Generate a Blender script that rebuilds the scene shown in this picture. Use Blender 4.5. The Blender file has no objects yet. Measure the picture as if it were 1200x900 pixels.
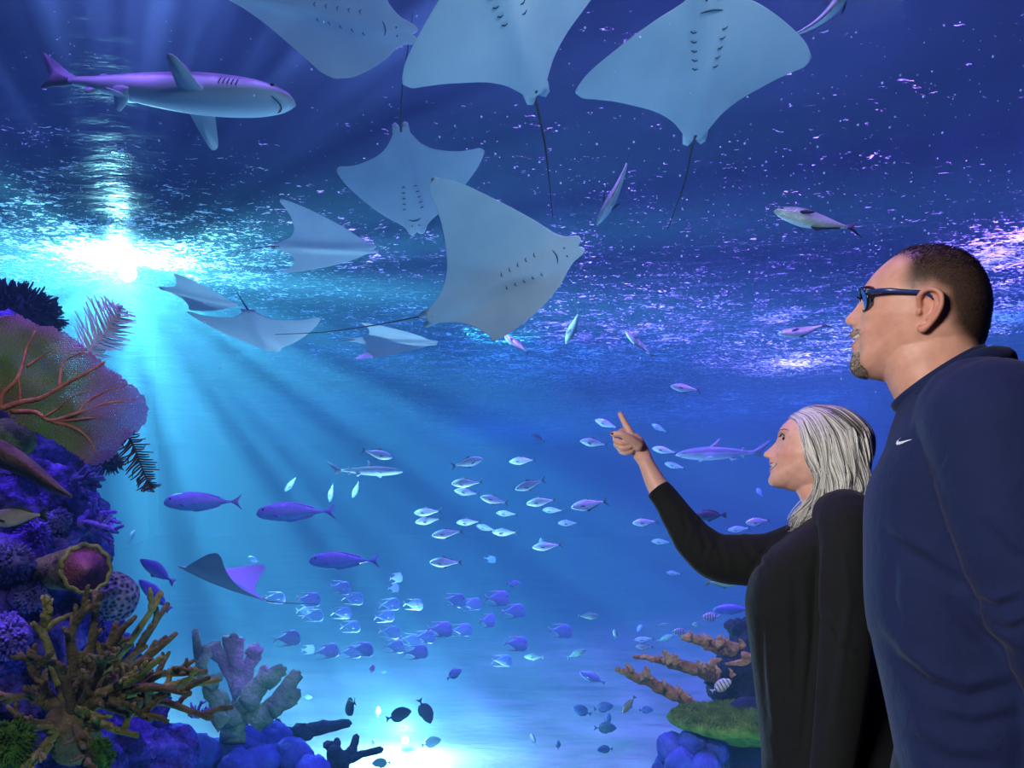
import bpy, bmesh, math, random
from math import sin, cos, pi, radians, exp, sqrt, atan2, floor
from mathutils import Vector, Matrix, noise
random.seed(7)
SC = bpy.context.scene
COL = SC.collection
F = 940.0          # focal length in pixels of the 1200 x 900 frame
CAMH = 1.35        # camera height
HOR = 600.0        # row of the horizon
ZS = CAMH + 3.0    # water surface
ZF = -1.30         # tank floor
GLASS = 2.55       # distance of the acrylic window

def P(px, py, d):
    return Vector(((px - 600.0) / F * d, d, CAMH + (HOR - py) / F * d))

def srgb(r, g, b):
    f = lambda c: (c / 255.0 / 12.92) if c <= 10.3 else ((c / 255.0 + 0.055) / 1.055) ** 2.4
    return (f(r), f(g), f(b), 1.0)

# ---------------------------------------------------------------- materials
class NT:
    def __init__(s, name):
        s.m = bpy.data.materials.new(name)
        s.m.use_nodes = True
        s.t = s.m.node_tree
        s.t.nodes.clear()
        s.out = s.t.nodes.new('ShaderNodeOutputMaterial')
    def n(s, typ, **kw):
        nd = s.t.nodes.new('ShaderNode' + typ)
        for k, v in kw.items():
            if k in nd.inputs.keys():
                s.put(nd, k, v)
            else:
                setattr(nd, k, v)
        return nd
    def put(s, nd, k, v):
        i = nd.inputs[k]
        if hasattr(v, 'node') or isinstance(v, bpy.types.NodeSocket):
            s.t.links.new(v, i)
        elif isinstance(v, bpy.types.Node):
            s.t.links.new(v.outputs[0], i)
        else:
            i.default_value = v
    def link(s, a, b):
        if isinstance(a, bpy.types.Node): a = a.outputs[0]
        s.t.links.new(a, b)
    def coord(s, kind='Object', scale=(1, 1, 1), loc=(0, 0, 0), rot=(0, 0, 0)):
        tc = s.t.nodes.new('ShaderNodeTexCoord')
        mp = s.t.nodes.new('ShaderNodeMapping')
        mp.inputs['Scale'].default_value = scale
        mp.inputs['Location'].default_value = loc
        mp.inputs['Rotation'].default_value = rot
        s.t.links.new(tc.outputs[kind], mp.inputs[0])
        return mp.outputs[0]
    def noise(s, vec, scale=5.0, detail=3.0, rough=0.5, dist=0.0):
        nd = s.n('TexNoise', Scale=scale, Detail=detail, Roughness=rough, Distortion=dist)
        if vec is not None: s.link(vec, nd.inputs['Vector'])
        return nd.outputs[0]
    def ramp(s, fac, stops, interp='LINEAR'):
        nd = s.n('ValToRGB')
        nd.color_ramp.interpolation = interp
        e = nd.color_ramp.elements
        while len(e) < len(stops): e.new(0.5)
        for i, (p, c) in enumerate(stops):
            e[i].position = p
            e[i].color = c if len(c) == 4 else (*c, 1)
        s.link(fac, nd.inputs[0])
        return nd.outputs[0]
    def math(s, op, a, b=0.0, clamp=False):
        nd = s.n('Math', operation=op, use_clamp=clamp)
        for i, v in ((0, a), (1, b)):
            if isinstance(v, (int, float)): nd.inputs[i].default_value = v
            else: s.link(v, nd.inputs[i])
        return nd.outputs[0]
    def mix(s, fac, a, b, blend='MIX'):
        nd = s.n('Mix', data_type='RGBA', blend_type=blend)
        for i, v in ((0, fac), (6, a), (7, b)):
            if isinstance(v, (int, float)): nd.inputs[i].default_value = v
            elif isinstance(v, tuple): nd.inputs[i].default_value = v
            else: s.link(v, nd.inputs[i])
        return nd.outputs[2]
    def bump(s, h, strength=0.3, dist=0.02):
        nd = s.n('Bump', Strength=strength, Distance=dist)
        s.link(h, nd.inputs['Height'])
        return nd.outputs[0]
    def bsdf(s, color, rough=0.6, normal=None, spec=0.3, **kw):
        nd = s.n('BsdfPrincipled')
        s.put(nd, 'Base Color', color)
        s.put(nd, 'Roughness', rough)
        s.put(nd, 'Specular IOR Level', spec)
        for k, v in kw.items(): s.put(nd, k.replace('_', ' '), v)
        if normal is not None: s.link(normal, nd.inputs['Normal'])
        return nd.outputs[0]
    def done(s, shader=None, volume=None):
        if shader is not None: s.link(shader, s.out.inputs['Surface'])
        if volume is not None: s.link(volume, s.out.inputs['Volume'])
        return s.m

def simple(name, col, rough=0.6, spec=0.3, var=0.0, scale=8.0, bump=0.0, bscale=30.0, coord='Object', **kw):
    t = NT(name)
    c = col
    v = t.coord(coord)
    if var:
        n_ = t.noise(v, scale, 4.0)
        dk = tuple(x * (1 - var) for x in col[:3]) + (1,)
        lt = tuple(min(1, x * (1 + var)) for x in col[:3]) + (1,)
        c = t.ramp(n_, [(0.3, dk), (0.7, lt)])
    nrm = None
    if bump:
        nrm = t.bump(t.noise(v, bscale, 4.0), bump, 0.02)
    return t.done(t.bsdf(c, rough, nrm, spec, **kw))

# ---------------------------------------------------------------- mesh helpers
def mesh_obj(name, verts, faces, mat=None, parent=None, smooth=True, mats=None, fmat=None):
    me = bpy.data.meshes.new(name)
    me.from_pydata([tuple(v) for v in verts], [], faces)
    me.update()
    if smooth:
        me.polygons.foreach_set('use_smooth', [True] * len(me.polygons))
    for m in (mats or ([mat] if mat else [])):
        me.materials.append(m)
    if fmat:
        me.polygons.foreach_set('material_index', fmat)
    o = bpy.data.objects.new(name, me)
    COL.objects.link(o)
    if parent: o.parent = parent
    return o

class MB:
    """collects verts / faces / material slots of one mesh"""
    def __init__(s):
        s.v, s.f, s.m = [], [], []
    def add(s, vs, fs, mi=0):
        b = len(s.v)
        s.v += [Vector(v) for v in vs]
        s.f += [tuple(i + b for i in f) for f in fs]
        s.m += [mi] * len(fs)
    def xf(s, mat):
        s.v = [mat @ v for v in s.v]
        return s
    def rings(s, rings, mi=0, caps=True, closed=True):
        n = len(rings[0])
        vs = [v for r in rings for v in r]
        fs = []
        for i in range(len(rings) - 1):
            for j in range(n if closed else n - 1):
                k = (j + 1) % n
                fs.append((i * n + j, i * n + k, (i + 1) * n + k, (i + 1) * n + j))
        if caps and closed:
            fs.append(tuple(reversed(range(n))))
            fs.append(tuple(range((len(rings) - 1) * n, len(rings) * n)))
        s.add(vs, fs, mi)
    def tube(s, pts, rad, seg=8, mi=0, caps=True, flat=1.0, up=None):
        """tube along a polyline; rad: number or list; flat squashes along the second axis"""
        pts = [Vector(p) for p in pts]
        if isinstance(rad, (int, float)): rad = [rad] * len(pts)
        rings = []
        a = None
        for i, p in enumerate(pts):
            d = (pts[min(i + 1, len(pts) - 1)] - pts[max(i - 1, 0)])
            d = d.normalized() if d.length > 1e-9 else Vector((0, 0, 1))
            if a is None:
                u = Vector(up) if up else (Vector((0, 0, 1)) if abs(d.z) < 0.9 else Vector((1, 0, 0)))
                a = d.cross(u).normalized()
            else:
                a = (a - d * a.dot(d)).normalized()
            b = d.cross(a)
            rings.append([p + a * (cos(2 * pi * k / seg) * rad[i]) + b * (sin(2 * pi * k / seg) * rad[i] * flat) for k in range(seg)])
        s.rings(rings, mi, caps)
    def ball(s, c, r, seg=16, mi=0, fn=None):
        c = Vector(c)
        rr = r if hasattr(r, '__len__') else (r, r, r)
        n = seg // 2
        vs = [c + Vector((0, 0, rr[2]))]
        for i in range(1, n):
            t = pi * i / n
            for j in range(seg):
                a = 2 * pi * j / seg
                vs.append(c + Vector((sin(t) * cos(a) * rr[0], sin(t) * sin(a) * rr[1], cos(t) * rr[2])))
        vs.append(c - Vector((0, 0, rr[2])))
        if fn: vs = [fn(v) for v in vs]
        fs = []
        for j in range(seg):
            fs.append((0, 1 + j, 1 + (j + 1) % seg))
        for i in range(n - 2):
            for j in range(seg):
                a, b = 1 + i * seg + j, 1 + i * seg + (j + 1) % seg
                fs.append((a, a + seg, b + seg, b))
        l = len(vs) - 1
        for j in range(seg):
            fs.append((l, l - seg + (j + 1) % seg, l - seg + j))
        s.add(vs, fs, mi)
    def box(s, lo, hi, mi=0):
        (x0, y0, z0), (x1, y1, z1) = lo, hi
        s.add([(x0, y0, z0), (x1, y0, z0), (x1, y1, z0), (x0, y1, z0), (x0, y0, z1), (x1, y0, z1), (x1, y1, z1), (x0, y1, z1)],
              [(0, 3, 2, 1), (4, 5, 6, 7), (0, 1, 5, 4), (1, 2, 6, 5), (2, 3, 7, 6), (3, 0, 4, 7)], mi)
    def build(s, name, mat=None, parent=None, smooth=True, mats=None):
        return mesh_obj(name, s.v, s.f, mat, parent, smooth, mats, s.m if mats else None)

def tag(o, label=None, cat=None, group=None, kind=None):
    if label: o['label'] = label
    if cat: o['category'] = cat
    if group: o['group'] = group
    if kind: o['kind'] = kind
    return o

def empty(name, loc=(0, 0, 0), M=None):
    o = bpy.data.objects.new(name, None)
    o.empty_display_size = 0.1
    COL.objects.link(o)
    if M is not None: o.matrix_world = M
    else: o.location = loc
    return o

def copy_tree(o, parent=None):
    c = o.copy()
    COL.objects.link(c)
    if parent is not None:
        c.parent = parent
        c.matrix_parent_inverse = o.matrix_parent_inverse.copy()
    for ch in list(o.children):
        copy_tree(ch, c)
    return c

def baked(o, mods):
    """apply modifiers [(type, {props})] to a mesh object without operators"""
    for typ, kw in mods:
        md = o.modifiers.new(typ.lower(), typ)
        for k, v in kw.items(): setattr(md, k, v)
    dg = bpy.context.evaluated_depsgraph_get()
    dg.update()
    me = bpy.data.meshes.new_from_object(o.evaluated_get(dg))
    old = o.data
    o.modifiers.clear()
    o.data = me
    me.name = old.name
    bpy.data.meshes.remove(old)
    me.polygons.foreach_set('use_smooth', [True] * len(me.polygons))
    return o

def lerp(a, b, t): return a + (b - a) * t
def sstep(a, b, x):
    t = max(0.0, min(1.0, (x - a) / (b - a)))
    return t * t * (3 - 2 * t)
def interp(tab, x):
    """smooth (Catmull-Rom like) table lookup; tab = [(x, y), ...]"""
    if x <= tab[0][0]: return tab[0][1]
    if x >= tab[-1][0]: return tab[-1][1]
    for i in range(len(tab) - 1):
        if x <= tab[i + 1][0]:
            x0, y0 = tab[i]; x1, y1 = tab[i + 1]
            h = x1 - x0
            t = (x - x0) / h
            m0 = (y1 - tab[i - 1][1]) / (x1 - tab[i - 1][0]) if i > 0 else (y1 - y0) / h
            m1 = (tab[i + 2][1] - y0) / (tab[i + 2][0] - x0) if i + 2 < len(tab) else (y1 - y0) / h
            t2, t3 = t * t, t * t * t
            return (2 * t3 - 3 * t2 + 1) * y0 + (t3 - 2 * t2 + t) * h * m0 + (-2 * t3 + 3 * t2) * y1 + (t3 - t2) * h * m1
def linterp(tab, x):
    if x <= tab[0][0]: return tab[0][1]
    for i in range(len(tab) - 1):
        if x <= tab[i + 1][0]:
            t = (x - tab[i][0]) / (tab[i + 1][0] - tab[i][0])
            return lerp(tab[i][1], tab[i + 1][1], t)
    return tab[-1][1]
# ================================================================ camera, view
cam = bpy.data.cameras.new('camera')
cam.sensor_width = 36.0
cam.lens = F / 1200.0 * 36.0
cam.shift_y = (HOR - 450.0) / 1200.0
cam.clip_start = 0.05
cam_o = bpy.data.objects.new('camera', cam)
cam_o.location = (0, 0, CAMH)
cam_o.rotation_euler = (pi / 2, 0, 0)
COL.objects.link(cam_o)
SC.camera = cam_o
vs = SC.view_settings
vs.view_transform = 'Standard'
vs.look = 'None'
vs.gamma = 1.0
vs.use_curve_mapping = False
vs.exposure = 0.0
cy = SC.cycles
cy.max_bounces = 6
cy.diffuse_bounces = 2
cy.glossy_bounces = 3
cy.transmission_bounces = 3
cy.transparent_max_bounces = 16
cy.volume_bounces = 0
cy.use_denoising = True
cy.caustics_reflective = False
cy.caustics_refractive = False
cy.sample_clamp_indirect = 4.0

W = bpy.data.worlds.new('world')
SC.world = W
W.use_nodes = True
W.node_tree.nodes['Background'].inputs[0].default_value = (0.004, 0.006, 0.02, 1)
W.node_tree.nodes['Background'].inputs[1].default_value = 1.0

TX0, TX1, TY1 = -16.0, 16.0, 36.0
CEIL = ZS + 5.0

# water body: homogeneous blue water that scatters the lamps
t = NT('tank_water')
sc_ = t.n('VolumeScatter', Color=(0.28, 0.70, 0.97, 1), Density=0.034, Anisotropy=0.15)
ab_ = t.n('VolumeAbsorption', Color=(0.05, 0.42, 0.94, 1), Density=0.075)
ad = t.n('AddShader')
t.link(sc_, ad.inputs[0]); t.link(ab_, ad.inputs[1])
M_WATER = t.done(None, ad.outputs[0])
b = MB(); b.box((TX0, GLASS + 0.09, ZF - 0.3), (TX1, TY1, ZS + 0.12))
o = b.build('water', M_WATER, smooth=False); tag(o, 'clear blue water filling the aquarium tank', kind='structure')

# acrylic window
t = NT('acrylic')
fr = t.n("Fresnel", IOR=1.03)
mx = t.n('MixShader')
t.link(fr, mx.inputs[0])
t.link(t.n('BsdfTransparent', Color=(0.98, 0.99, 1, 1)), mx.inputs[1])
t.link(t.n('BsdfGlossy', Roughness=0.0), mx.inputs[2])
M_ACRYL = t.done(mx.outputs[0])
b = MB(); b.box((TX0, GLASS, ZF - 0.3), (TX1, GLASS + 0.08, ZS + 0.6))
o = b.build('window_1', M_ACRYL, smooth=False); tag(o, kind='structure')

# tank floor, sand with ripples and lamp pool
t = NT('sand')
v = t.coord('Object', (0.5, 1.5, 1))
cc = t.ramp(t.noise(v, 1.2, 5), [(0.3, (0.10, 0.12, 0.12)), (0.7, (0.16, 0.18, 0.175))])
M_SAND = t.done(t.bsdf(cc, 0.9, t.bump(t.noise(v, 6, 5), 0.5, 0.05)))
N = 70
vsx, fsx = [], []
for j in range(N + 1):
    for i in range(N + 1):
        x = lerp(TX0, TX1, i / N); y = lerp(GLASS + 0.1, TY1, j / N)
        z = ZF + 1.6 * max(0.0, (y - 18.0) / 18.0) ** 2 + 0.10 * noise.noise((x * 0.5, y * 0.5, 0)) + 0.03 * sin(y * 5 + 2 * noise.noise((x * 0.7, y * 0.3, 3)))
        vsx.append((x, y, z))
for j in range(N):
    for i in range(N):
        a = j * (N + 1) + i
        fsx.append((a, a + 1, a + N + 2, a + N + 1))
o = mesh_obj('tank_floor', vsx, fsx, M_SAND); tag(o, kind='structure')

# tank walls
M_BLUE = simple('blue_wall_paint', srgb(40, 95, 190), 0.8, var=0.15, scale=0.8)
def wall(name, lo, hi, m):
    b = MB(); b.box(lo, hi); o = b.build(name, m, smooth=False); tag(o, kind='structure'); return o
wall('wall_back', (TX0, TY1, ZF - 0.3), (TX1, TY1 + 0.3, CEIL), M_BLUE)
wall('wall_left', (TX0 - 0.3, -4, ZF - 0.3), (TX0, TY1, CEIL), M_BLUE)
wall('wall_right', (TX1, -4, ZF - 0.3), (TX1 + 0.3, TY1, CEIL), M_BLUE)
M_HFLOOR = simple('dark_carpet', srgb(30, 32, 48), 0.9, var=0.3, scale=60)
wall('floor', (TX0, -4, -0.3), (TX1, GLASS, 0.0), M_HFLOOR)
t = NT('navy_ceiling')
v = t.coord('Object', (1, 0.6, 1))
cc = t.ramp(t.noise(v, 0.35, 3), [(0.3, (0.06, 0.040, 0.14)), (0.7, (0.11, 0.065, 0.24))])
M_CEIL = t.done(t.bsdf(cc, 0.9))
wall('ceiling', (TX0 - 0.3, -4, CEIL), (TX1 + 0.3, TY1 + 0.3, CEIL + 0.2), M_CEIL)

# water surface seen from below
def wave(x, y):
    z = 0.045 * noise.noise((x * 0.45 + 3, y * 0.75, 0.3))
    z += 0.020 * noise.noise((x * 1.3, y * 2.1 + 5, 1.7))
    z += 0.010 * noise.noise((x * 3.1, y * 5.0, 4.1))
    return z
NX, NY = 340, 420
vsx, fsx = [], []
for j in range(NY + 1):
    s_ = j / NY
    y = GLASS + 0.1 + (TY1 - GLASS - 0.1) * (0.45 * s_ + 0.55 * s_ * s_)
    for i in range(NX + 1):
        x = lerp(TX0, TX1, i / NX)
        vsx.append((x, y, ZS + wave(x, y)))
for j in range(NY):
    for i in range(NX):
        a = j * (NX + 1) + i
        fsx.append((a, a + NX + 1, a + NX + 2, a + 1))
t = NT('water_surface')
v1 = t.coord('Object', (1.0, 2.2, 1))
rip = t.math('ADD', t.noise(v1, 4.0, 5, 0.6, 0.4), t.math('MULTIPLY', t.noise(v1, 11.0, 3, 0.6), 0.35))
nrm = t.bump(rip, 0.26, 0.08)
fr = t.n('Fresnel', IOR=1.026); t.link(nrm, fr.inputs['Normal'])
gl = t.n('BsdfGlossy', Color=(0.95, 0.98, 1, 1), Roughness=0.32); t.link(nrm, gl.inputs['Normal'])
mx = t.n('MixShader'); t.link(fr, mx.inputs[0])
t.link(t.n('BsdfTransparent', Color=(0.9, 0.95, 1, 1)), mx.inputs[1]); t.link(gl, mx.inputs[2])
# splash froth and bubbles, plus pale specks painted in for surface glints
v2 = t.coord('Object', (1.0, 1.7, 1))
fine = t.noise(v2, 12.0, 3.0, 0.6, 1.2)
mid = t.noise(v2, 1.6, 3.0, 0.6, 0.6)
obj = t.coord('Object')
def patch(cx, cy, rx, ry):
    mp = t.n('Mapping'); mp.inputs['Location'].default_value = (-cx / rx, -cy / ry, 0); mp.inputs['Scale'].default_value = (1 / rx, 1 / ry, 0)
    t.link(obj, mp.inputs[0])
    ln = t.n('VectorMath', operation='LENGTH'); t.link(mp.outputs[0], ln.inputs[0])
    return t.math('SUBTRACT', 1.0, ln.outputs['Value'], True)
FLX, FLY = P(140, 300, 9.4).x, 9.4
dens = t.math('MAXIMUM', t.math('MULTIPLY', patch(FLX, FLY, 5.0, 3.8), 1.25), patch(6.2, 12.5, 3.4, 7.0))
dens = t.math('MAXIMUM', dens, t.math('MULTIPLY', patch(1.0, 17.0, 12.0, 13.0), 0.95))
dens = t.math('MAXIMUM', dens, t.math('MULTIPLY', patch(2.0, 25.0, 15.0, 15.0), 1.05))
for px_, py_, rx_, ry_, k_ in ((930, 425, 2.0, 3.2, 1.25), (945, 468, 2.4, 5.0, 0.95), (915, 370, 1.0, 1.2, 1.2), (1165, 300, 1.6, 2.4, 1.4), (1190, 370, 1.6, 3.0, 1.3), (780, 395, 2.4, 1.2, 0.9)):
    q_ = P(px_, py_, (ZS - CAMH) * F / (HOR - py_))
    dens = t.math('MAXIMUM', dens, t.math('MULTIPLY', patch(q_.x, q_.y, rx_, ry_), k_))
mask = t.math('ADD', t.math('MULTIPLY', fine, 0.75), t.math('MULTIPLY', mid, 0.25))
mask = t.math('ADD', mask, t.math('MULTIPLY', dens, 0.15))
mask = t.ramp(mask, [(0.665, (0, 0, 0)), (0.70, (1, 1, 1))])
foam_glint = t.n('AddShader')
t.link(t.n('BsdfTranslucent', Color=(0.9, 0.93, 1, 1)), foam_glint.inputs[0])
t.link(t.n('BsdfDiffuse', Color=(0.4, 0.45, 0.5, 1)), foam_glint.inputs[1])
mx2 = t.n('MixShader'); t.link(mask, mx2.inputs[0]); t.link(mx, mx2.inputs[1]); t.link(foam_glint, mx2.inputs[2])
M_SURF = t.done(mx2.outputs[0])
o = mesh_obj('water_surface', vsx, fsx, M_SURF); tag(o, kind='structure')

# ================================================================ lamps
def look(o, tgt):
    d = Vector(tgt) - o.location
    o.rotation_euler = d.to_track_quat('-Z', 'Y').to_euler()
def lamp(name, typ, loc, power, col, tgt=None, size=0.1, spot=None, blend=0.5, sy=None):
    l = bpy.data.lights.new(name, typ)
    l.energy = power; l.color = col[:3]
    if typ == 'AREA':
        l.size = size
        if sy: l.shape = 'RECTANGLE'; l.size_y = sy
    else:
        l.shadow_soft_size = size
    if typ == 'SPOT':
        l.spot_size = radians(spot); l.spot_blend = blend
    o = bpy.data.objects.new(name, l); o.location = loc
    COL.objects.link(o)
    if tgt is not None: look(o, tgt)
    return o
def gobo(o, scale, lo, hi, detail=2.0, floorv=0.15, boost=1.0, axis=None):
    """slotted light mask; with an axis the slots run out radially round it like the slits of a shutter wheel"""
    l = o.data; l.use_nodes = True
    nt = l.node_tree
    em = next(n for n in nt.nodes if n.type == 'EMISSION')
    tc = nt.nodes.new('ShaderNodeTexCoord')
    vec = tc.outputs['Normal']
    if axis is not None:
        def vm(op, x, y=None, sc=None):
            n = nt.nodes.new('ShaderNodeVectorMath'); n.operation = op
            for i, v in ((0, x), (1, y)):
                if v is None: continue
                if isinstance(v, tuple): n.inputs[i].default_value = v
                else: nt.links.new(v, n.inputs[i])
            if sc is not None:
                if isinstance(sc, float): n.inputs['Scale'].default_value = sc
                else: nt.links.new(sc, n.inputs['Scale'])
            return n
        ax = tuple(axis)
        dt = vm('DOT_PRODUCT', vec, ax).outputs['Value']
        al = vm('SCALE', ax, None, dt).outputs[0]
        pr_ = vm('NORMALIZE', vm('SUBTRACT', vec, al).outputs[0]).outputs[0]
        vec = vm('ADD', pr_, vm('SCALE', al, None, 0.06).outputs[0]).outputs[0]
    nz = nt.nodes.new('ShaderNodeTexNoise'); nz.inputs['Scale'].default_value = scale; nz.inputs['Detail'].default_value = detail
    rp = nt.nodes.new('ShaderNodeValToRGB')
    rp.color_ramp.elements[0].position = lo; rp.color_ramp.elements[0].color = (floorv,) * 3 + (1,)
    rp.color_ramp.elements[1].position = hi; rp.color_ramp.elements[1].color = (1, 1, 1, 1)
    mt = nt.nodes.new('ShaderNodeMath'); mt.operation = 'MULTIPLY'; mt.inputs[1].default_value = boost
    nt.links.new(vec, nz.inputs['Vector'])
    nt.links.new(nz.outputs[0], rp.inputs[0]); nt.links.new(rp.outputs[0], mt.inputs[0])
    out = mt.outputs[0]
    if axis is not None:      # made-up dimming towards the viewer, keeps the lamp off the visitors
        mr = nt.nodes.new('ShaderNodeMapRange')
        for i, v in enumerate((0.80, 0.95, 1.0, 0.06)): mr.inputs[i + 1].default_value = v
        nt.links.new(dt, mr.inputs[0])
        m2 = nt.nodes.new('ShaderNodeMath'); m2.operation = 'MULTIPLY'
        nt.links.new(out, m2.inputs[0]); nt.links.new(mr.outputs[0], m2.inputs[1]); out = m2.outputs[0]
    nt.links.new(out, em.inputs['Strength'])

# flood lamp just under the surface at the left
FL = P(140, 314, 9.4)
fl = lamp('flood_light', 'POINT', FL, 4200, (0.34, 0.92, 0.80), size=0.10)
gobo(fl, 9.5, 0.38, 0.64, 3.0, 0.16, 1.9, (Vector((0, 0, CAMH)) - FL).normalized())  # unseen mask added to streak the flood with radial shafts
# lamp added near the sand to make the white glow
PL = P(472, 868, 8.6)
lamp('pool_light', 'POINT', PL + Vector((0, 0, 0.12)), 620, (0.5, 0.95, 1.0), size=0.05)
lamp('sand_fill', 'SPOT', (-0.4, 15.5, 6.6), 3000, (0.08, 0.86, 0.90), (0.4, 8.8, ZF), 0.05, 32, 1.0)  # unseen spot added from behind to brighten the sand
# unseen spots added as blue fill over the whole tank
for x, y in ((-8, 12), (0, 13.5), (8, 12), (-7, 23), (7, 23), (0, 31)):
    lamp('tank_fill', 'SPOT', (x, y, CEIL - 0.1), 2100, (0.07, 0.30, 1.0), (x, y + 1, 0), 0.2, 120, 0.6)
# purple lamps above the front
for x, y, e in ((-4.6, 3.6, 1500), (-2.0, 3.4, 1500), (0.8, 3.7, 1500), (3.2, 4.2, 1700), (6.8, 9.0, 3600), (6.2, 14.5, 3600), (2.4, 11.5, 4200), (0.2, 8.0, 2600), (4.4, 7.0, 3200)):
    q = lamp('purple_light', 'SPOT', (x, y, CEIL - 0.1), e * (1.15 if x > 0 else 1.0), (0.45, 0.18, 1.0) if x > 0 else (0.37, 0.17, 1.0), (x, y + 0.8, 0), 0.05, 64, 0.6)
    gobo(q, 18.0, 0.42, 0.60, 3.0, 0.2, 1.6)
lamp('splash_fill', 'SPOT', (6.6, 15.5, CEIL - 0.1), 3000, (0.72, 0.62, 1.0), (6.4, 15.0, 0), 0.1, 70, 0.7)  # unseen spot added to whiten the splash
# unseen white spots added from the hall side for the reefs
lamp('reef_fill', 'SPOT', (-0.7, 0.4, 3.1), 165, (0.96, 0.98, 0.88), P(80, 650, 3.4), 0.1, 46, 0.8)
lamp('reef_fill', 'SPOT', (0.1, 0.8, 3.3), 480, (1.0, 0.95, 0.85), P(840, 820, 4.8), 0.1, 22, 0.8)
lamp('reef_violet', 'SPOT', (-3.6, 3.3, ZS - 0.3), 320, (0.40, 0.18, 1.0), P(60, 800, 3.7), 0.08, 46, 0.7)
# unseen fill added at the tank foot to brighten the bellies of the rays
lamp('foot_fill', 'AREA', (0.5, GLASS + 0.5, ZF + 0.15), 88, (0.20, 0.62, 1.0), (0.5, 4.2, 4.0), 6.0, sy=0.4)
lamp('ray_fill', 'AREA', (1.6, 1.3, 3.9), 10, (0.45, 0.75, 1.0), (-0.3, 3.8, 2.8), 0.6, sy=0.4).data.spread = radians(75)  # unseen fill added above the visitors for the fronts of the rays
# visitors' hall: soft front light
hl = lamp('hall_light', 'AREA', (-2.6, -1.2, 2.4), 17, (1.0, 0.93, 0.88), (0.75, 1.5, 1.35), 1.0, sy=0.8)
hl.data.spread = radians(60)
# ================================================================ people
class Frame:
    """upright plane of a figure's profile, square to the line of sight; eps leans its top towards the viewer"""
    def __init__(s, px, d, eps=0.0, at=None):
        az = atan2(px - 600.0, F)
        s.R = Vector((cos(az), -sin(az), 0))
        vw = Vector((sin(az), cos(az), 0))
        s.V = (vw * cos(eps) + Vector((0, 0, 1)) * sin(eps)).normalized()
        s.U = Vector((0, 0, 1)) * cos(eps) - vw * sin(eps)
        s.A = Vector(at) if at is not None else Vector(((px - 600.0) / F * d, d, CAMH))
        s.k = s.A.y / F
    def pt(s, px, py, lat=0.0):
        q = Vector(((px - 600.0) / F, 1.0, (HOR - py) / F))
        c = Vector((0, 0, CAMH))
        t_ = (s.A - c).dot(s.V) / q.dot(s.V)
        return c + q * t_ + s.V * lat
    def lat(s, co): return (co - s.A).dot(s.V)
    def pix(s, co):
        v = co - s.V * s.lat(co)
        return 600 + F * v.x / v.y, HOR - F * (v.z - CAMH) / v.y
    def uv(s, px, py, C):
        v = s.pt(px, py) - C
        return -v.dot(s.R), v.dot(s.U)

def V2(px, py, fr, lat=0.0):
    return fr.pt(px, py, lat)

def polar(pts, C, fr):
    out = []
    c = fr.pt(*C)
    for x, y in pts:
        u, v = fr.uv(x, y, c)
        out.append((atan2(v, u), sqrt(u * u + v * v)))
    out.sort()
    return [(a - 2 * pi, r) for a, r in out[-3:]] + out + [(a + 2 * pi, r) for a, r in out[:3]]

def head_point(H, phi, lam, off=0.0):
    """point on the head; phi runs round the profile (0 = straight ahead), lam = -90..90 deg from ear to ear"""
    rb, rt = linterp(H['base'], phi), linterp(H['prof'], phi)
    wl = linterp(H['feat'], phi)
    r = rb + (rt - rb) * exp(-(lam / wl) ** 2)
    for (p0, l0, sp, sl, amp) in H['bumps']:
        dl = (abs(lam) - l0) / sl
        dp = (phi - p0) / sp
        q = dl * dl + dp * dp
        if q < 8: r += amp * exp(-q)
    r = r + off
    cl, sl_ = cos(lam), sin(lam)
    a = linterp(H['box'], phi)
    wf = linterp(H['wid'], phi)
    lat = (H['W'] + off) * sl_ * (1 - (1 - wf) * cl)
    s = r * (cl ** a if cl > 0 else 0)
    fr = H['d']
    return fr.pt(*H['C']) - fr.R * (cos(phi) * s) + fr.U * (sin(phi) * s) + fr.V * lat

def head_add(b, H, nphi=260, nlam=110):
    vs, fs = [], []
    L = [(-pi / 2 + pi * (j + 0.5) / nlam) for j in range(nlam)]
    for i in range(nphi):
        ph = -pi + 2 * pi * i / nphi
        for l in L: vs.append(head_point(H, ph, l))
    for i in range(nphi):
        i2 = (i + 1) % nphi
        for j in range(nlam - 1):
            fs.append((i * nlam + j, i * nlam + j + 1, i2 * nlam + j + 1, i2 * nlam + j))
    fs.append(tuple(i * nlam for i in range(nphi)))
    fs.append(tuple(reversed([i * nlam + nlam - 1 for i in range(nphi)])))
    b.add(vs, fs)

def ell_ring(fp, bp, hw, n=40, ex=2.3, V=Vector((0, 1, 0))):
    """ring through a front point and a back point of the mid plane, half width hw sideways"""
    c = (fp + bp) / 2; ax = (fp - bp) / 2
    out = []
    for i in range(n):
        t_ = 2 * pi * i / n
        cs, sn = cos(t_), sin(t_)
        out.append(c + ax * (abs(cs) ** (2 / ex) * (1 if cs >= 0 else -1)) + V * hw * (abs(sn) ** (2 / ex) * (1 if sn >= 0 else -1)))
    return out

def fine_rings(rows, d, per=4, n=44, ex=2.3):
    """rows: (front px, py, back px, py, half width); smooth interpolation between them"""
    rings = []
    idx = list(range(len(rows)))
    tabs = [[(i, rows[i][k]) for i in idx] for k in range(5)]
    for q in range((len(rows) - 1) * per + 1):
        x = q / per
        f0, f1, b0, b1, hw = [interp(tb, x) for tb in tabs]
        rings.append(ell_ring(V2(f0, f1, d), V2(b0, b1, d), hw, n, ex, d.V))
    return rings

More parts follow.
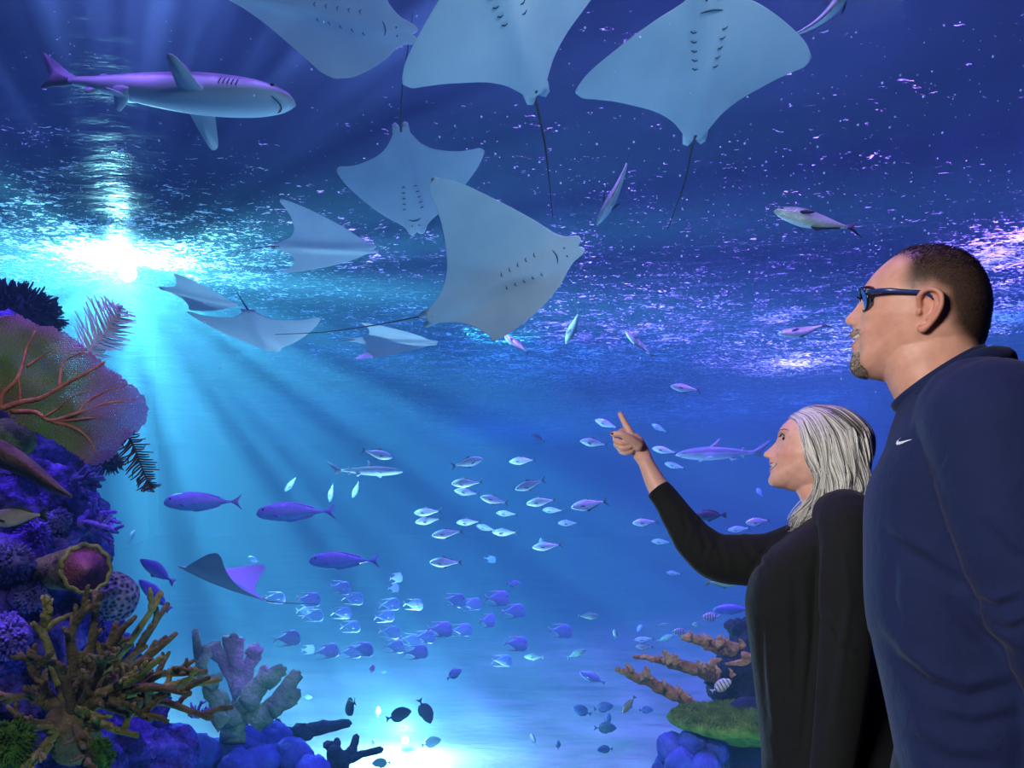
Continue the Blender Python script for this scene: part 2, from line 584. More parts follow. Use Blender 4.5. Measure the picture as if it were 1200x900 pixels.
def smooth_path(pts, rads, per=6):
    tabs = [[(i, p[k]) for i, p in enumerate(pts)] for k in range(3)]
    tr = [(i, r) for i, r in enumerate(rads)]
    P_, R_ = [], []
    for q in range((len(pts) - 1) * per + 1):
        x = q / per
        P_.append(Vector([interp(tb, x) for tb in tabs])); R_.append(interp(tr, x))
    return P_, R_

def limb(b, pts, rads, seg=20, per=6, flat=1.0, up=None):
    p, r = smooth_path(pts, rads, per)
    b.tube(p, r, seg, flat=flat, up=up)
    b.ball(p[0], r[0] * min(1, flat + 0.05), 16); b.ball(p[-1], r[-1] * min(1, flat + 0.05), 16)

def pixof(v, fr):
    """profile coordinates of a point of the figure (as traced from the side)"""
    return fr.pix(v)

def fold(o, lines, d):
    """press creases into a cloth mesh: lines = [(pixel polyline, width m, depth m)] on its side facing -Y"""
    me = o.data
    nrm = [v.normal.copy() for v in me.vertices]
    L = []
    for poly, w, a in lines:
        L.append(([Vector(((x - 600), (HOR - y))) for x, y in poly], w, a))
    for v, n_ in zip(me.vertices, nrm):
        if n_.dot(d.V) > 0.25: continue
        q = Vector((F * v.co.x / v.co.y, F * (v.co.z - CAMH) / v.co.y))
        s = 0.0
        for poly, w, a in L:
            wp = w / d.k
            best = 1e9; sd = 0
            for i in range(len(poly) - 1):
                e = poly[i + 1] - poly[i]
                t_ = max(0, min(1, (q - poly[i]).dot(e) / e.length_squared))
                r = q - (poly[i] + e * t_)
                if r.length < best:
                    best = r.length; sd = e.x * r.y - e.y * r.x; tt = (i + t_) / (len(poly) - 1)
            if best < 3.5 * wp:
                x = best / wp * (1 if sd > 0 else -1)
                env = sin(pi * min(1, max(0, tt)) ) ** 0.5 if 0 < tt < 1 else 0.0
                s += a * env * (-exp(-x * x) + 0.8 * exp(-(x - 1.5) ** 2))
        v.co += n_ * s

def set_tint(o, fn, name='tint'):
    me = o.data
    at = me.attributes.new(name, 'FLOAT_COLOR', 'POINT')
    buf = []
    for v in me.vertices:
        c = fn(v.co, v.normal)
        buf += [c[0], c[1], c[2], 1.0]
    at.data.foreach_set('color', buf)

def mixc(a, b, t): return tuple(lerp(a[i], b[i], t) for i in range(3))

def skin_mat(name, rough=0.45):
    t = NT(name)
    at = t.n('Attribute', attribute_name='tint')
    v = t.coord('Object')
    mott = t.ramp(t.noise(v, 55, 4), [(0.3, (0.90, 0.86, 0.86)), (0.7, (1.06, 1.04, 1.03))])
    c = t.mix(1.0, at.outputs['Color'], mott, 'MULTIPLY')
    h = t.math('ADD', t.noise(v, 420, 2), t.math('MULTIPLY', t.noise(v, 60, 3), 1.2))
    return t.done(t.bsdf(c, rough, t.bump(h, 0.12, 0.004), 0.4))
M_SKIN = skin_mat('skin')

def cloth_mat(name, col, var=0.12, weave=900.0, rough=0.85):
    t = NT(name)
    v = t.coord('Object')
    n1 = t.noise(v, 7, 5, 0.6)
    cc = t.ramp(n1, [(0.3, tuple(x * (1 - var) for x in col[:3])), (0.7, tuple(x * (1 + var) for x in col[:3]))])
    h = t.math('ADD', t.math('MULTIPLY', t.noise(v, 14, 5, 0.6), 1.0), t.math('MULTIPLY', t.noise(v, weave, 1), 0.05))
    return t.done(t.bsdf(cc, rough, t.bump(h, 0.35, 0.02), 0.25, Sheen_Weight=0.05, Sheen_Roughness=0.5))
M_NAVY = cloth_mat('navy_knit', srgb(26, 38, 80))
M_BLACK = cloth_mat('black_fabric', srgb(22, 26, 28))
M_DENIM = cloth_mat('dark_denim', srgb(30, 34, 46))
M_SHOE = simple('black_leather', srgb(20, 19, 20), 0.4)
M_WHITE_EYE = simple('eye_white', srgb(225, 220, 215), 0.2, 0.5)
M_IRIS = simple('eye_iris', srgb(48, 34, 24), 0.15, 0.5)
M_TEETH = simple('tooth_enamel', srgb(235, 228, 215), 0.25, 0.5)
M_BROW = simple('brow_hair', srgb(42, 32, 28), 0.7)
M_BROWG = simple('brow_grey_hair', srgb(146, 116, 102), 0.7)
M_WPRINT = simple('white_print', srgb(240, 242, 248), 0.6)
M_LENS = NT('spectacle_lens')
_fr = M_LENS.n('Fresnel', IOR=1.3); _mx = M_LENS.n('MixShader'); M_LENS.link(_fr, _mx.inputs[0])
M_LENS.link(M_LENS.n('BsdfTransparent', Color=(0.85, 0.88, 0.92, 1)), _mx.inputs[1]); M_LENS.link(M_LENS.n('BsdfGlossy', Roughness=0.02), _mx.inputs[2])
M_LENS = M_LENS.done(_mx.outputs[0])
M_FRAME = simple('blue_acetate', srgb(38, 58, 118), 0.25, 0.5)
M_FRAMEDK = simple('dark_acetate', srgb(20, 20, 30), 0.25, 0.5)
M_METAL = simple('silver', srgb(205, 205, 208), 0.3, 0.5)

def eye_parts(root, H, phi, lam, r, inset, gaze):
    for s in (-1, 1):
        c = head_point(H, phi, s * lam, -r + inset)
        b = MB(); b.ball(c, r, 24)
        e = b.build('eyeball', M_WHITE_EYE, root)
        g = Vector(gaze).normalized()
        b = MB()
        rings = []
        a = g.cross(Vector((0, 0, 1))).normalized(); bb = a.cross(g)
        for rr, hh in ((0.0058, 0.0), (0.0045, 0.0012), (0.0025, 0.0018), (0.0003, 0.002)):
            base = sqrt(r * r - 0.0058 ** 2)
            rings.append([c + g * (base + hh) + (a * cos(2 * pi * k / 16) + bb * sin(2 * pi * k / 16)) * rr for k in range(16)])
        b.rings(rings); b.build('iris', M_IRIS, e)

def strip_on_head(b, H, pts, w, off, seg=8, taper=True):
    """a slim tube that follows (phi, lam) points on the head"""
    tabs = [[(i, p[k]) for i, p in enumerate(pts)] for k in range(2)]
    path, rad = [], []
    n = (len(pts) - 1) * 6
    for q in range(n + 1):
        x = q / 6
        path.append(head_point(H, interp(tabs[0], x), interp(tabs[1], x), off))
        rad.append(w * (0.35 + 0.65 * sin(pi * (q + 0.5) / (n + 1)) if taper else 1))
    b.tube(path, rad, seg, flat=0.6)

def legs_and_shoes(T, root, hipz, zt, hw, mat, V):
    """trousers with two legs and shoes standing on the floor; T(back, side, z) gives a point"""
    t = MB()
    t.rings([ell_ring(T(-a_, 0, z), T(c_, 0, z), w_, 36, 2.4, V) for z, a_, c_, w_ in
             ((zt, 0.12, 0.13, hw * 0.95), (hipz + 0.02, 0.13, 0.145, hw), (hipz - 0.06, 0.125, 0.14, hw), (hipz - 0.10, 0.10, 0.12, hw * 0.9))])
    for s in (-1, 1):
        y = s * hw * 0.52
        limb(t, [T(0, y, hipz), T(-0.005, y, hipz * 0.55 + 0.04), T(0.015, y + s * 0.01, 0.10)], [hw * 0.56, hw * 0.42, hw * 0.36], 22)
    o = t.build('trousers', mat, root)
    baked(o, [('REMESH', dict(mode='VOXEL', voxel_size=0.009)), ('SMOOTH', dict(factor=0.5, iterations=6))])
    for s in (-1, 1):
        y = s * hw * 0.55
        q = MB()
        rows = [(0.07, 0.030, 0.05), (0.05, 0.042, 0.085), (0.0, 0.042, 0.09), (-0.06, 0.044, 0.07), (-0.12, 0.048, 0.055), (-0.165, 0.042, 0.045), (-0.19, 0.022, 0.032)]
        q.rings([[T(0.02 + u, y + cos(2 * pi * k / 20) * w_, max(0.001, h_ * 0.5 + sin(2 * pi * k / 20) * h_ * 0.5)) for k in range(20)] for u, w_, h_ in rows])
        q.build('shoe', M_SHOE, root)

def hand_relaxed(b, wrist, dirv, side, fr, size=1.0):
    """a hanging, slightly curled hand with five fingers"""
    dv = Vector(dirv).normalized(); lat = fr.V.copy(); fw = -fr.R
    w = Vector(wrist)
    limb(b, [w, w + dv * 0.05 * size, w + dv * 0.095 * size], [0.024 * size, 0.036 * size, 0.036 * size], 16, 4, 0.45, up=lat)
    for i, (ln, o_) in enumerate(((0.068, 0.030), (0.078, 0.010), (0.072, -0.010), (0.055, -0.028))):
        base = w + dv * 0.092 * size + fw * o_ * size
        m = base + dv * ln * 0.5 * size + lat * side * -0.006
        e = base + dv * ln * 0.9 * size + lat * side * -0.03
        limb(b, [base, m, e], [0.0095 * size, 0.0085 * size, 0.007 * size], 12, 4)
    t0 = w + dv * 0.035 * size + fw * 0.028 * size
    limb(b, [t0, t0 + dv * 0.03 + fw * 0.022, t0 + dv * 0.062 + fw * 0.03 + lat * side * -0.012], [0.013 * size, 0.011 * size, 0.008 * size], 12, 4)

def inside(poly, x, y):
    c = False
    j = len(poly) - 1
    for i in range(len(poly)):
        xi, yi = poly[i]; xj, yj = poly[j]
        if (yi > y) != (yj > y) and x < (xj - xi) * (y - yi) / (yj - yi) + xi: c = not c
        j = i
    return c
def polydist(poly, x, y):
    best = 1e9
    for i in range(len(poly)):
        x0, y0 = poly[i]; x1, y1 = poly[(i + 1) % len(poly)]
        ex, ey = x1 - x0, y1 - y0
        t_ = max(0, min(1, ((x - x0) * ex + (y - y0) * ey) / (ex * ex + ey * ey + 1e-9)))
        best = min(best, sqrt((x - x0 - ex * t_) ** 2 + (y - y0 - ey * t_) ** 2))
    return best

# ---------------------------------------------------------------- the man
CM = (1085, 368)
DM = Frame(1085, 1.30)
DMH = Frame(1085, 1.30, radians(8), DM.pt(*CM))
face = [(1088, 289), (1064, 292), (1048, 301), (1036, 310), (1022, 324), (1014, 335), (1010, 341), (1009, 347), (1007, 353), (1003, 360), (997, 367), (991, 372.5), (989.5, 376),
        (992, 380), (998, 382.5), (1000.5, 385), (998, 389), (996, 393), (997.5, 396.5), (1001, 399), (998.5, 402), (997, 406), (999, 411), (1000.5, 416), (998, 422), (997, 429), (999, 436), (1006, 441.5), (1016, 443)]
under = [(1034, 447), (1055, 450), (1085, 452), (1115, 440), (1140, 425)]
back = [(1152, 406), (1158, 390), (1162, 370), (1163.5, 350), (1160, 332), (1152, 316), (1137, 301), (1120, 293), (1104, 289)]
flat_face = [(1088, 289), (1064, 292), (1048, 301), (1036, 310), (1022, 324), (1015, 335), (1013, 345), (1012, 355), (1010, 366), (1007, 378), (1004, 388), (1002.5, 398), (1002, 408), (1002, 418), (1000, 428), (1001, 436), (1007, 441), (1016, 443)]
def pr(x, y, C, fr):
    u, v = fr.uv(x, y, fr.pt(*C))
    return atan2(v, u)
a_ = lambda x, y: pr(x, y, CM, DMH)
HM = dict(d=DMH, C=CM, W=0.080, prof=polar(face + under + back, CM, DMH), base=polar(flat_face + under + back, CM, DMH),
          feat=[(a_(1016, 443), 0.5), (a_(999, 418), 0.5), (a_(997, 407), 0.36), (a_(997, 393), 0.36), (a_(1000, 385), 0.25), (a_(991, 378), 0.20), (a_(997, 366), 0.145), (a_(1008, 352), 0.16), (a_(1012, 338), 0.6), (a_(1036, 310), 0.9)],
          box=[(-pi, 0.8), (-1.2, 0.9), (-0.5, 0.92), (0.0, 0.95), (0.6, 0.9), (1.5, 0.75), (2.2, 0.72), (pi, 0.8)],
          wid=[(-pi, 0.95), (-1.2, 0.92), (-0.7, 0.80), (-0.45, 0.86), (0, 0.97), (0.5, 0.96), (1.5, 1.0), (pi, 0.95)],
          bumps=[(a_(1014, 351), 0.44, 0.075, 0.17, -0.009), (a_(1010, 341), 0.36, 0.05, 0.25, 0.003), (a_(1006, 370), 0.62, 0.11, 0.2, 0.006),
                 (a_(996, 381), 0.19, 0.035, 0.07, 0.004), (a_(1003, 400), 0.50, 0.06, 0.10, -0.003), (a_(1003, 396), 0.66, 0.15, 0.16, 0.004), (a_(1000, 400), 0.0, 0.020, 0.40, -0.006)])
_q = DM.pt(1135, 600)
man = empty('person', (_q.x, _q.y, 0.0))
def own(o, root):
    """child of an Empty that only has a location: keep the mesh in place"""
    o.parent = root
    o.matrix_parent_inverse = Matrix.Translation(-root.location)
    return o
b = MB()
head_add(b, HM)
def ear(b, c, s, fr, S=1.0, tilt=0.12):
    c = Vector(c)
    f = fr.U * sin(tilt) - fr.R * cos(tilt); u = fr.R * sin(tilt) + fr.U * cos(tilt); o_ = fr.V * s
    pt = lambda x, z, y: c + f * x * S + u * z * S + o_ * y * S
    helix = [(0.010, 0.006, 0.004), (0.013, 0.020, 0.008), (0.006, 0.030, 0.012), (-0.006, 0.031, 0.016), (-0.016, 0.024, 0.019), (-0.019, 0.010, 0.019), (-0.015, -0.006, 0.016), (-0.007, -0.019, 0.011), (0.002, -0.028, 0.008), (0.009, -0.024, 0.004)]
    p, r = smooth_path([pt(*h) for h in helix], [0.0035, 0.0042, 0.0042, 0.0042, 0.0042, 0.0042, 0.0042, 0.0048, 0.0060, 0.004], 5)
    b.tube(p, [x * S for x in r], 10)
    # bowl of the ear
    rows = []
    for q in (0.0, 0.35, 0.7, 1.0):
        rows.append([pt(lerp(0.002, h[0], q), lerp(0.0, h[1], q), lerp(-0.004, h[2] - 0.003, q ** 1.5)) for h in helix])
    n = len(helix)
    vs = [v for r_ in rows for v in r_] + [v - o_ * 0.010 * S for r_ in rows for v in r_]
    fs = []
    m = len(rows) * n
    for i in range(len(rows) - 1):
        for j in range(n):
            k = (j + 1) % n
            fs.append((i * n + j, i * n + k, (i + 1) * n + k, (i + 1) * n + j))
            fs.append((m + i * n + j, m + (i + 1) * n + j, m + (i + 1) * n + k, m + i * n + k))
    l = (len(rows) - 1) * n
    for j in range(n):
        k = (j + 1) % n
        fs.append((l + j, l + k, m + l + k, m + l + j))
    b.add(vs, fs)
    p, r = smooth_path([pt(-0.009, 0.020, 0.012), pt(-0.011, 0.008, 0.012), pt(-0.008, -0.005, 0.010), pt(0.000, -0.013, 0.008)], [0.0025, 0.003, 0.003, 0.0025], 5)
    b.tube(p, [x * S for x in r], 8)
    b.ball(pt(0.010, -0.003, 0.005), 0.0045 * S, 10)
for s in (-1, 1):
    ear(b, V2(1086, 369, DMH, s * 0.077), s, DMH, 1.0)
# neck, trunk, arms, legs
b.rings(fine_rings([(1020, 395, 1150, 370, 0.055), (1030, 425, 1150, 392, 0.066), (1040, 452, 1152, 412, 0.066), (1050, 474, 1160, 430, 0.070), (1056, 500, 1180, 455, 0.09), (1058, 530, 1210, 490, 0.13)], DM, 5))
b.rings(fine_rings([(1062, 500, 1190, 470, 0.10), (1048, 550, 1225, 525, 0.17), (1038, 620, 1235, 620, 0.17), (1040, 700, 1232, 720, 0.165), (1060, 800, 1228, 820, 0.16), (1075, 930, 1228, 930, 0.16)], DM, 4))
man_arm_l = [V2(1160, 515, DM, -0.205), V2(1172, 600, DM, -0.215), V2(1205, 690, DM, -0.215), V2(1245, 775, DM, -0.20)]
man_fore_l = [man_arm_l[-1], V2(1235, 860, DM, -0.215), V2(1195, 940, DM, -0.225)]
man_arm_r = [V2(1165, 515, DM, 0.19), V2(1195, 620, DM, 0.20), V2(1215, 720, DM, 0.19), V2(1225, 780, DM, 0.18)]
man_fore_r = [man_arm_r[-1], V2(1222, 870, DM, 0.18), V2(1205, 950, DM, 0.18)]
for arm, fore, s in ((man_arm_l, man_fore_l, -1), (man_arm_r, man_fore_r, 1)):
    limb(b, arm, [0.062, 0.052, 0.046, 0.044]); limb(b, fore, [0.044, 0.040, 0.027])
    hand_relaxed(b, fore[-1], fore[-1] - fore[-2], s, DM, 1.05)
_m0 = DM.pt(1148, 600)
TM = lambda u, l, z: Vector((_m0.x, _m0.y, 0)) + DM.R * u + DM.V * l + Vector((0, 0, z))
for s in (-1, 1):
    limb(b, [TM(0, s * 0.10, 0.92), TM(0, s * 0.10, 0.5), TM(0.02, s * 0.11, 0.08)], [0.085, 0.06, 0.042])
    limb(b, [TM(0.03, s * 0.11, 0.05), TM(-0.13, s * 0.115, 0.03)], [0.03, 0.025])
body = b.build('body', M_SKIN)
baked(body, [('REMESH', dict(mode='VOXEL', voxel_size=0.0024)), ('SMOOTH', dict(factor=0.45, iterations=3))])
hair_poly = [(1046, 302), (1056, 303), (1064, 309), (1062, 320), (1060, 336), (1066, 348), (1072, 352), (1078, 344), (1092, 340), (1106, 348), (1111, 366), (1113, 384), (1128, 399), (1152, 412), (1185, 400), (1185, 270), (1046, 270)]
SK = srgb(222, 168, 146)[:3]; SKR = srgb(196, 112, 92)[:3]; LIP = srgb(168, 86, 80)[:3]; HAIR = srgb(42, 36, 33)[:3]; GREY = srgb(152, 140, 130)[:3]
def tint_m(co, n_):
    x, y = pixof(co, DMH); lat = abs(DMH.lat(co))
    if y > 520: return SK
    c = SK
    nz = noise.noise(co * 40) * 0.5 + 0.5
    nf = noise.noise(co * 260) * 0.5 + 0.5
    c = mixc(c, SKR, 0.35 * sstep(1040, 1100, x) * sstep(400, 440, y) + 0.25 * exp(-((x - 1040) / 26) ** 2 - ((y - 385) / 18) ** 2))
    c = mixc(c, SKR, 0.40 * sstep(0.074, 0.084, lat) * exp(-((x - 1086) / 26) ** 4 - ((y - 370) / 30) ** 4))
    # moustache, goatee
    g = max(sstep(1021, 1008, x) * sstep(409, 422, y) * sstep(452, 440, y), 0.75 * sstep(384, 388, y) * sstep(397, 393, y) * sstep(1014, 1004, x)) * sstep(0.045, 0.025, lat)
    g = max(g, 0.7 * exp(-((x - 1012) / 4.5) ** 2) * sstep(392, 400, y) * sstep(424, 412, y) * sstep(0.045, 0.03, lat))
    c = mixc(c, mixc(GREY, HAIR, 0.45 * nf), 0.85 * g * (0.75 + 0.25 * nz))
    st = sstep(1100, 1040, x) * sstep(415, 432, y) * 0.22
    c = mixc(c, GREY, st * nf)
    ym = 400.0 - 3.0 * (lat / 0.027) ** 2; hh = max(0.0, 1 - (lat / 0.028) ** 2)
    if x < 1016 and lat < 0.028:
        c = mixc(c, LIP, 0.7 * max(sstep(6.0 * hh + 0.6, 4.2 * hh + 0.2, ym - y) * (y < ym), sstep(8.5 * hh + 0.6, 6.5 * hh + 0.2, y - ym) * (y >= ym)))
    c = mixc(c, srgb(70, 30, 26)[:3], 0.8 * exp(-((x - 999) / 2.6) ** 2 - ((y - 381.6) / 1.3) ** 2 - ((lat - 0.0075) / 0.004) ** 2))
    dd = polydist(hair_poly, x, y)
    ins = inside(hair_poly, x, y)
    w = 7 + 5 * nz
    m = sstep(-w, w * 1.4, dd if ins else -dd)
    return mixc(c, HAIR, 0.93 * m)
set_tint(body, tint_m)
own(body, man)
# cropped hair
b = MB()
rnd = random.Random(3)
vsx = body.data.vertices
cand = []
for v in vsx:
    if v.co.z < 1.5 or abs(DMH.lat(v.co)) > 0.0815: continue
    x, y = pixof(v.co, DMH)
    if inside(hair_poly, x, y): cand.append((v.co.copy(), v.normal.copy(), x, y, polydist(hair_poly, x, y)))
for i in range(9000):
    co, n_, x, y, dd = cand[rnd.randrange(len(cand))]
    if rnd.random() > min(1, 0.25 + dd / 12): continue
    top = sstep(330, 295, y)
    ln = lerp(0.0025, 0.0075, top) * min(1, 0.4 + dd / 14) * rnd.uniform(0.7, 1.2)
    dr = (n_ + (DM.R * 0.75 + Vector((0, rnd.uniform(-.3, .3), -0.45))) * lerp(0.8, 0.9, top) + Vector((rnd.uniform(-.25, .25), rnd.uniform(-.25, .25), rnd.uniform(-.25, .25)))).normalized()
    a = dr.orthogonal().normalized() * 0.00055; c_ = dr.cross(a)
    co = co - n_ * 0.0008
    b.add([co + a, co - a * 0.5 + c_ * 0.87, co - a * 0.5 - c_ * 0.87, co + dr * ln], [(0, 1, 3), (1, 2, 3), (2, 0, 3)], 1 if rnd.random() < 0.10 else 0)
M_MHAIR = simple('cropped_dark_hair', srgb(40, 30, 27), 0.55, 0.4); M_MHAIR2 = simple('cropped_grey_hair', srgb(120, 108, 98), 0.55, 0.4)
own(b.build('hair', None, None, mats=[M_MHAIR, M_MHAIR2]), man)
# beard bristles
b = MB()
cand = []
for v in vsx:
    if v.co.z < 1.5: continue
    x, y = pixof(v.co, DMH); lat = abs(DMH.lat(v.co))
    if lat < 0.034 and ((x < 1017 and 413 < y < 444) or (x < 1011 and 386 < y < 393.5)): cand.append((v.co.copy(), v.normal.copy(), y))
for i in range(3200):
    co, n_, y = cand[rnd.randrange(len(cand))]
    dr = (n_ * 0.8 + Vector((-0.1, rnd.uniform(-.2, .2), -0.8)) + Vector((rnd.uniform(-.3, .3), rnd.uniform(-.3, .3), rnd.uniform(-.2, .2)))).normalized()
    ln = rnd.uniform(0.002, 0.0042) if y > 412 else rnd.uniform(0.0015, 0.003)
    a = dr.orthogonal().normalized() * 0.00065; c_ = dr.cross(a)
    b.add([co + a, co - a * 0.5 + c_ * 0.87, co - a * 0.5 - c_ * 0.87, co + dr * ln], [(0, 1, 3), (1, 2, 3), (2, 0, 3)], 0 if rnd.random() < 0.22 else 1)
M_BEARD = simple('grey_beard', srgb(184, 176, 166), 0.6, 0.3)
own(b.build('beard', None, None, mats=[M_MHAIR, M_BEARD]), man)
eye_parts(man, HM, a_(1013, 351), 0.42, 0.0120, 0.002, (-1, 0, 0.25))
for s in (-1, 1):
    b = MB()
    strip_on_head(b, HM, [(a_(1011, 339), s * 0.15), (a_(1011, 336.5), s * 0.35), (a_(1016, 337), s * 0.55), (a_(1022, 341), s * 0.68)], 0.0038, 0.0005)
    b.build('eyebrow', M_BROW, man)
def teeth(H, ph0, ph1, lam, off, root):
    b = MB()
    n = 14
    rows = []
    for i in range(n + 1):
        l = lerp(-lam, lam, i / n)
        sh = 1 - 0.25 * (abs(l) / lam) ** 2
        rows.append([head_point(H, lerp(ph0, ph1, 0.5) + H.get('smile', 0.035) * (l / lam) ** 2 + (ph1 - ph0) * 0.5 * sh * q, l, off - (0.0 if q < 0.9 else 0.0006)) for q in (-1, 0, 1)])
    vs = [v for r in rows for v in r]
    bk = [v + H['d'].R * 0.004 for v in vs]
    fs = []
    for i in range(n):
        for j in range(2):
            q = i * 3 + j
            fs.append((q, q + 3, q + 4, q + 1))
            m = len(vs)
            fs.append((m + q, m + q + 1, m + q + 4, m + q + 3))
    m = len(vs)
    for i in range(n):
        fs.append((i * 3, m + i * 3, m + i * 3 + 3, i * 3 + 3)); fs.append((i * 3 + 2, i * 3 + 5, m + i * 3 + 5, m + i * 3 + 2))
    b.add(vs + bk, fs)
    b.build('teeth', M_TEETH, root)
teeth(HM, a_(999, 402.5), a_(999, 397.2), 0.44, 0.0014, man)
# glasses
gd = MB(); ln_ = []; pe_ = []
for s in (-1, 1):
    c = V2(1009, 354, DMH, s * 0.033)
    ring = [c + DMH.R * (0.004 + 0.010 * (abs(cos(t_)) * (1 if s * cos(t_) > 0 else -0.25)) - 0.003 * sin(t_)) + DMH.V * (cos(t_) * 0.0265) + DMH.U * (sin(t_) * 0.0185) for t_ in [2 * pi * k / 36 for k in range(36)]]
    ln_.append(ring)
    pe_.append([c + DMH.R * 0.012 + DMH.V * (s * 0.028) + DMH.U * 0.009, V2(1040, 346, DMH, s * 0.080), V2(1066, 348, DMH, s * 0.0845), V2(1086, 350, DMH, s * 0.0845), V2(1096, 358, DMH, s * 0.082)])
for ring in ln_: gd.tube(ring + [ring[0]], 0.0024, 8)
gd.tube([V2(1008, 350, DMH, -0.008), V2(1005, 348.5, DMH, 0), V2(1008, 350, DMH, 0.008)], 0.002, 8)
gl_o = gd.build('glasses', M_FRAMEDK, man)
for q in ln_:
    b = MB(); c = sum(q, Vector()) / len(q)
    b.add([c] + q, [(0, 1 + i, 1 + (i + 1) % len(q)) for i in range(len(q))])
    b.add([c + DMH.R * 0.0012] + [v + DMH.R * 0.0012 for v in q], [(0, 1 + (i + 1) % len(q), 1 + i) for i in range(len(q))])
    b.build('lens', M_LENS, gl_o)
for pe in pe_:
    b = MB()
    p, r = smooth_path(pe, [0.0034, 0.0034, 0.0033, 0.003, 0.002], 6)
    b.tube(p, r, 10, flat=0.5, up=DMH.V)
    b.build('temple_arm', M_FRAME, gl_o)
for o in list(man.children):
    if o.name.split('.')[0] in ('eyeball', 'eyebrow', 'teeth', 'glasses'): own(o, man)
# pullover
b = MB()
rows = [(1055, 470, 1150, 420, 0.072), (1049, 488, 1176, 428, 0.115), (1043, 506, 1202, 442, 0.168), (1036, 530, 1226, 470, 0.205), (1026, 550, 1243, 505, 0.213), (1016, 572, 1254, 550, 0.213), (1012.5, 598, 1260, 600, 0.21),
        (1012, 650, 1260, 660, 0.205), (1013, 700, 1256, 720, 0.20), (1018, 735, 1253, 770, 0.196), (1028, 775, 1251, 820, 0.192), (1040, 830, 1249, 870, 0.19), (1052, 895, 1249, 925, 0.19), (1057, 945, 1249, 965, 0.188)]
b.rings(fine_rings(rows, DM, 5, 52, 2.35))
limb(b, [man_arm_l[0] + Vector((0.0, 0.05, 0.02))] + [man_arm_l[0] + Vector((0, 0.005, -0.01))] + man_arm_l[1:], [0.085, 0.092, 0.080, 0.073, 0.068], 26)
limb(b, man_fore_l, [0.068, 0.056, 0.040], 24)
limb(b, [man_arm_r[0] + Vector((0.0, -0.05, 0.02))] + man_arm_r, [0.085, 0.090, 0.078, 0.070, 0.064], 26)
limb(b, man_fore_r, [0.064, 0.055, 0.040], 24)
pull = b.build('pullover', M_NAVY)
baked(pull, [('REMESH', dict(mode='VOXEL', voxel_size=0.005)), ('SMOOTH', dict(factor=0.5, iterations=8))])
fold(pull, [([(1033, 622), (1063, 645), (1100, 668), (1130, 690)], 0.012, 0.006),
            ([(1022, 735), (1050, 772), (1087, 802), (1133, 818), (1192, 802)], 0.014, 0.009),
            ([(1110, 700), (1150, 745), (1190, 772)], 0.013, 0.007),
            ([(1140, 700), (1165, 712), (1200, 700)], 0.008, 0.005), ([(1165, 730), (1185, 738), (1210, 725)], 0.007, 0.005),
            ([(1046, 640), (1044, 700), (1056, 760)], 0.014, 0.004),
            ([(1200, 470), (1160, 476), (1133, 487), (1114, 520), (1095, 560), (1082, 580)], 0.0035, 0.0022),
            ([(1100, 840), (1140, 850), (1200, 838)], 0.012, 0.005), ([(1060, 860), (1110, 890), (1170, 895)], 0.014, 0.005),
            ([(1150, 610), (1185, 650), (1215, 660)], 0.012, 0.004)], DM)
own(pull, man)
# stand collar
b = MB()
cf, cb_ = V2(1052, 479, DM), V2(1153, 417, DM)
col = []
for (df, db, hw, h) in ((0.004, 0.006, 0.076, -0.012), (0.007, 0.010, 0.079, 0.004), (0.006, 0.010, 0.078, 0.018), (0.002, 0.006, 0.074, 0.022), (-0.004, 0.0, 0.069, 0.018), (-0.004, 0.0, 0.068, -0.012)):
    ax = (cf - cb_).normalized(); up_ = ax.cross(DM.V).normalized(); up_ = up_ if up_.z > 0 else -up_
    col.append(ell_ring(cf + ax * df + up_ * h * 0.55, cb_ - ax * db + up_ * h * 0.7, hw, 48, 2.0, DM.V))
b.rings(col + [col[0]], caps=False)
# folded hood edge behind the neck
p, r = smooth_path([V2(1075, 470, DM, -0.082), V2(1105, 452, DM, -0.092), V2(1140, 432, DM, -0.085), V2(1168, 424, DM, -0.05), V2(1178, 423, DM, 0), V2(1168, 424, DM, 0.05), V2(1140, 432, DM, 0.085), V2(1105, 452, DM, 0.092), V2(1075, 470, DM, 0.082)], [0.006, 0.011, 0.014, 0.016, 0.017, 0.016, 0.014, 0.011, 0.006], 6)
b.tube(p, r, 12)
o = b.build('collar', M_NAVY); own(o, man)
# chest logo, laid on the cloth
from mathutils.bvhtree import BVHTree
def lay(o_target, loc_inv, pts, outline_faces, name, mat, root, off=0.0012):
    me = o_target.data
    bv = BVHTree.FromPolygons([v.co for v in me.vertices], [tuple(p.vertices) for p in me.polygons])
    cam_ = Vector((0, 0, CAMH))
    out = []
    for px, py in pts:
        d = (P(px, py, 1.0) - cam_).normalized()
        h = bv.ray_cast(cam_, d)
        out.append(h[0] + h[1] * off)
    n = len(out)
    b = MB()
    bk = [v + DM.V * 0.0008 for v in out]
    b.add(out + bk, outline_faces(n))
    return own(b.build(name, mat), root)
sw_top = [(1050.5, 516.5), (1050.6, 518.8), (1051.6, 520.0), (1053.4, 520.0), (1056.5, 518.9), (1060, 517.6), (1064, 516.4), (1069.5, 515.0)]
sw_bot = [(1056.5, 513.2), (1053.6, 516.3), (1053.0, 518.4), (1054.2, 518.6)]
up_edge = [(1057, 513.0), (1054.5, 515.4), (1053.4, 517.2), (1054.6, 517.9), (1057.5, 517.5), (1061, 516.7), (1065, 515.8), (1069.5, 515.0)]
lo_edge = [(1056.0, 513.4), (1052.6, 516.6), (1050.8, 519.4), (1051.4, 521.6), (1054.2, 521.6), (1058.5, 519.9), (1063.5, 517.6), (1069.4, 515.2)]
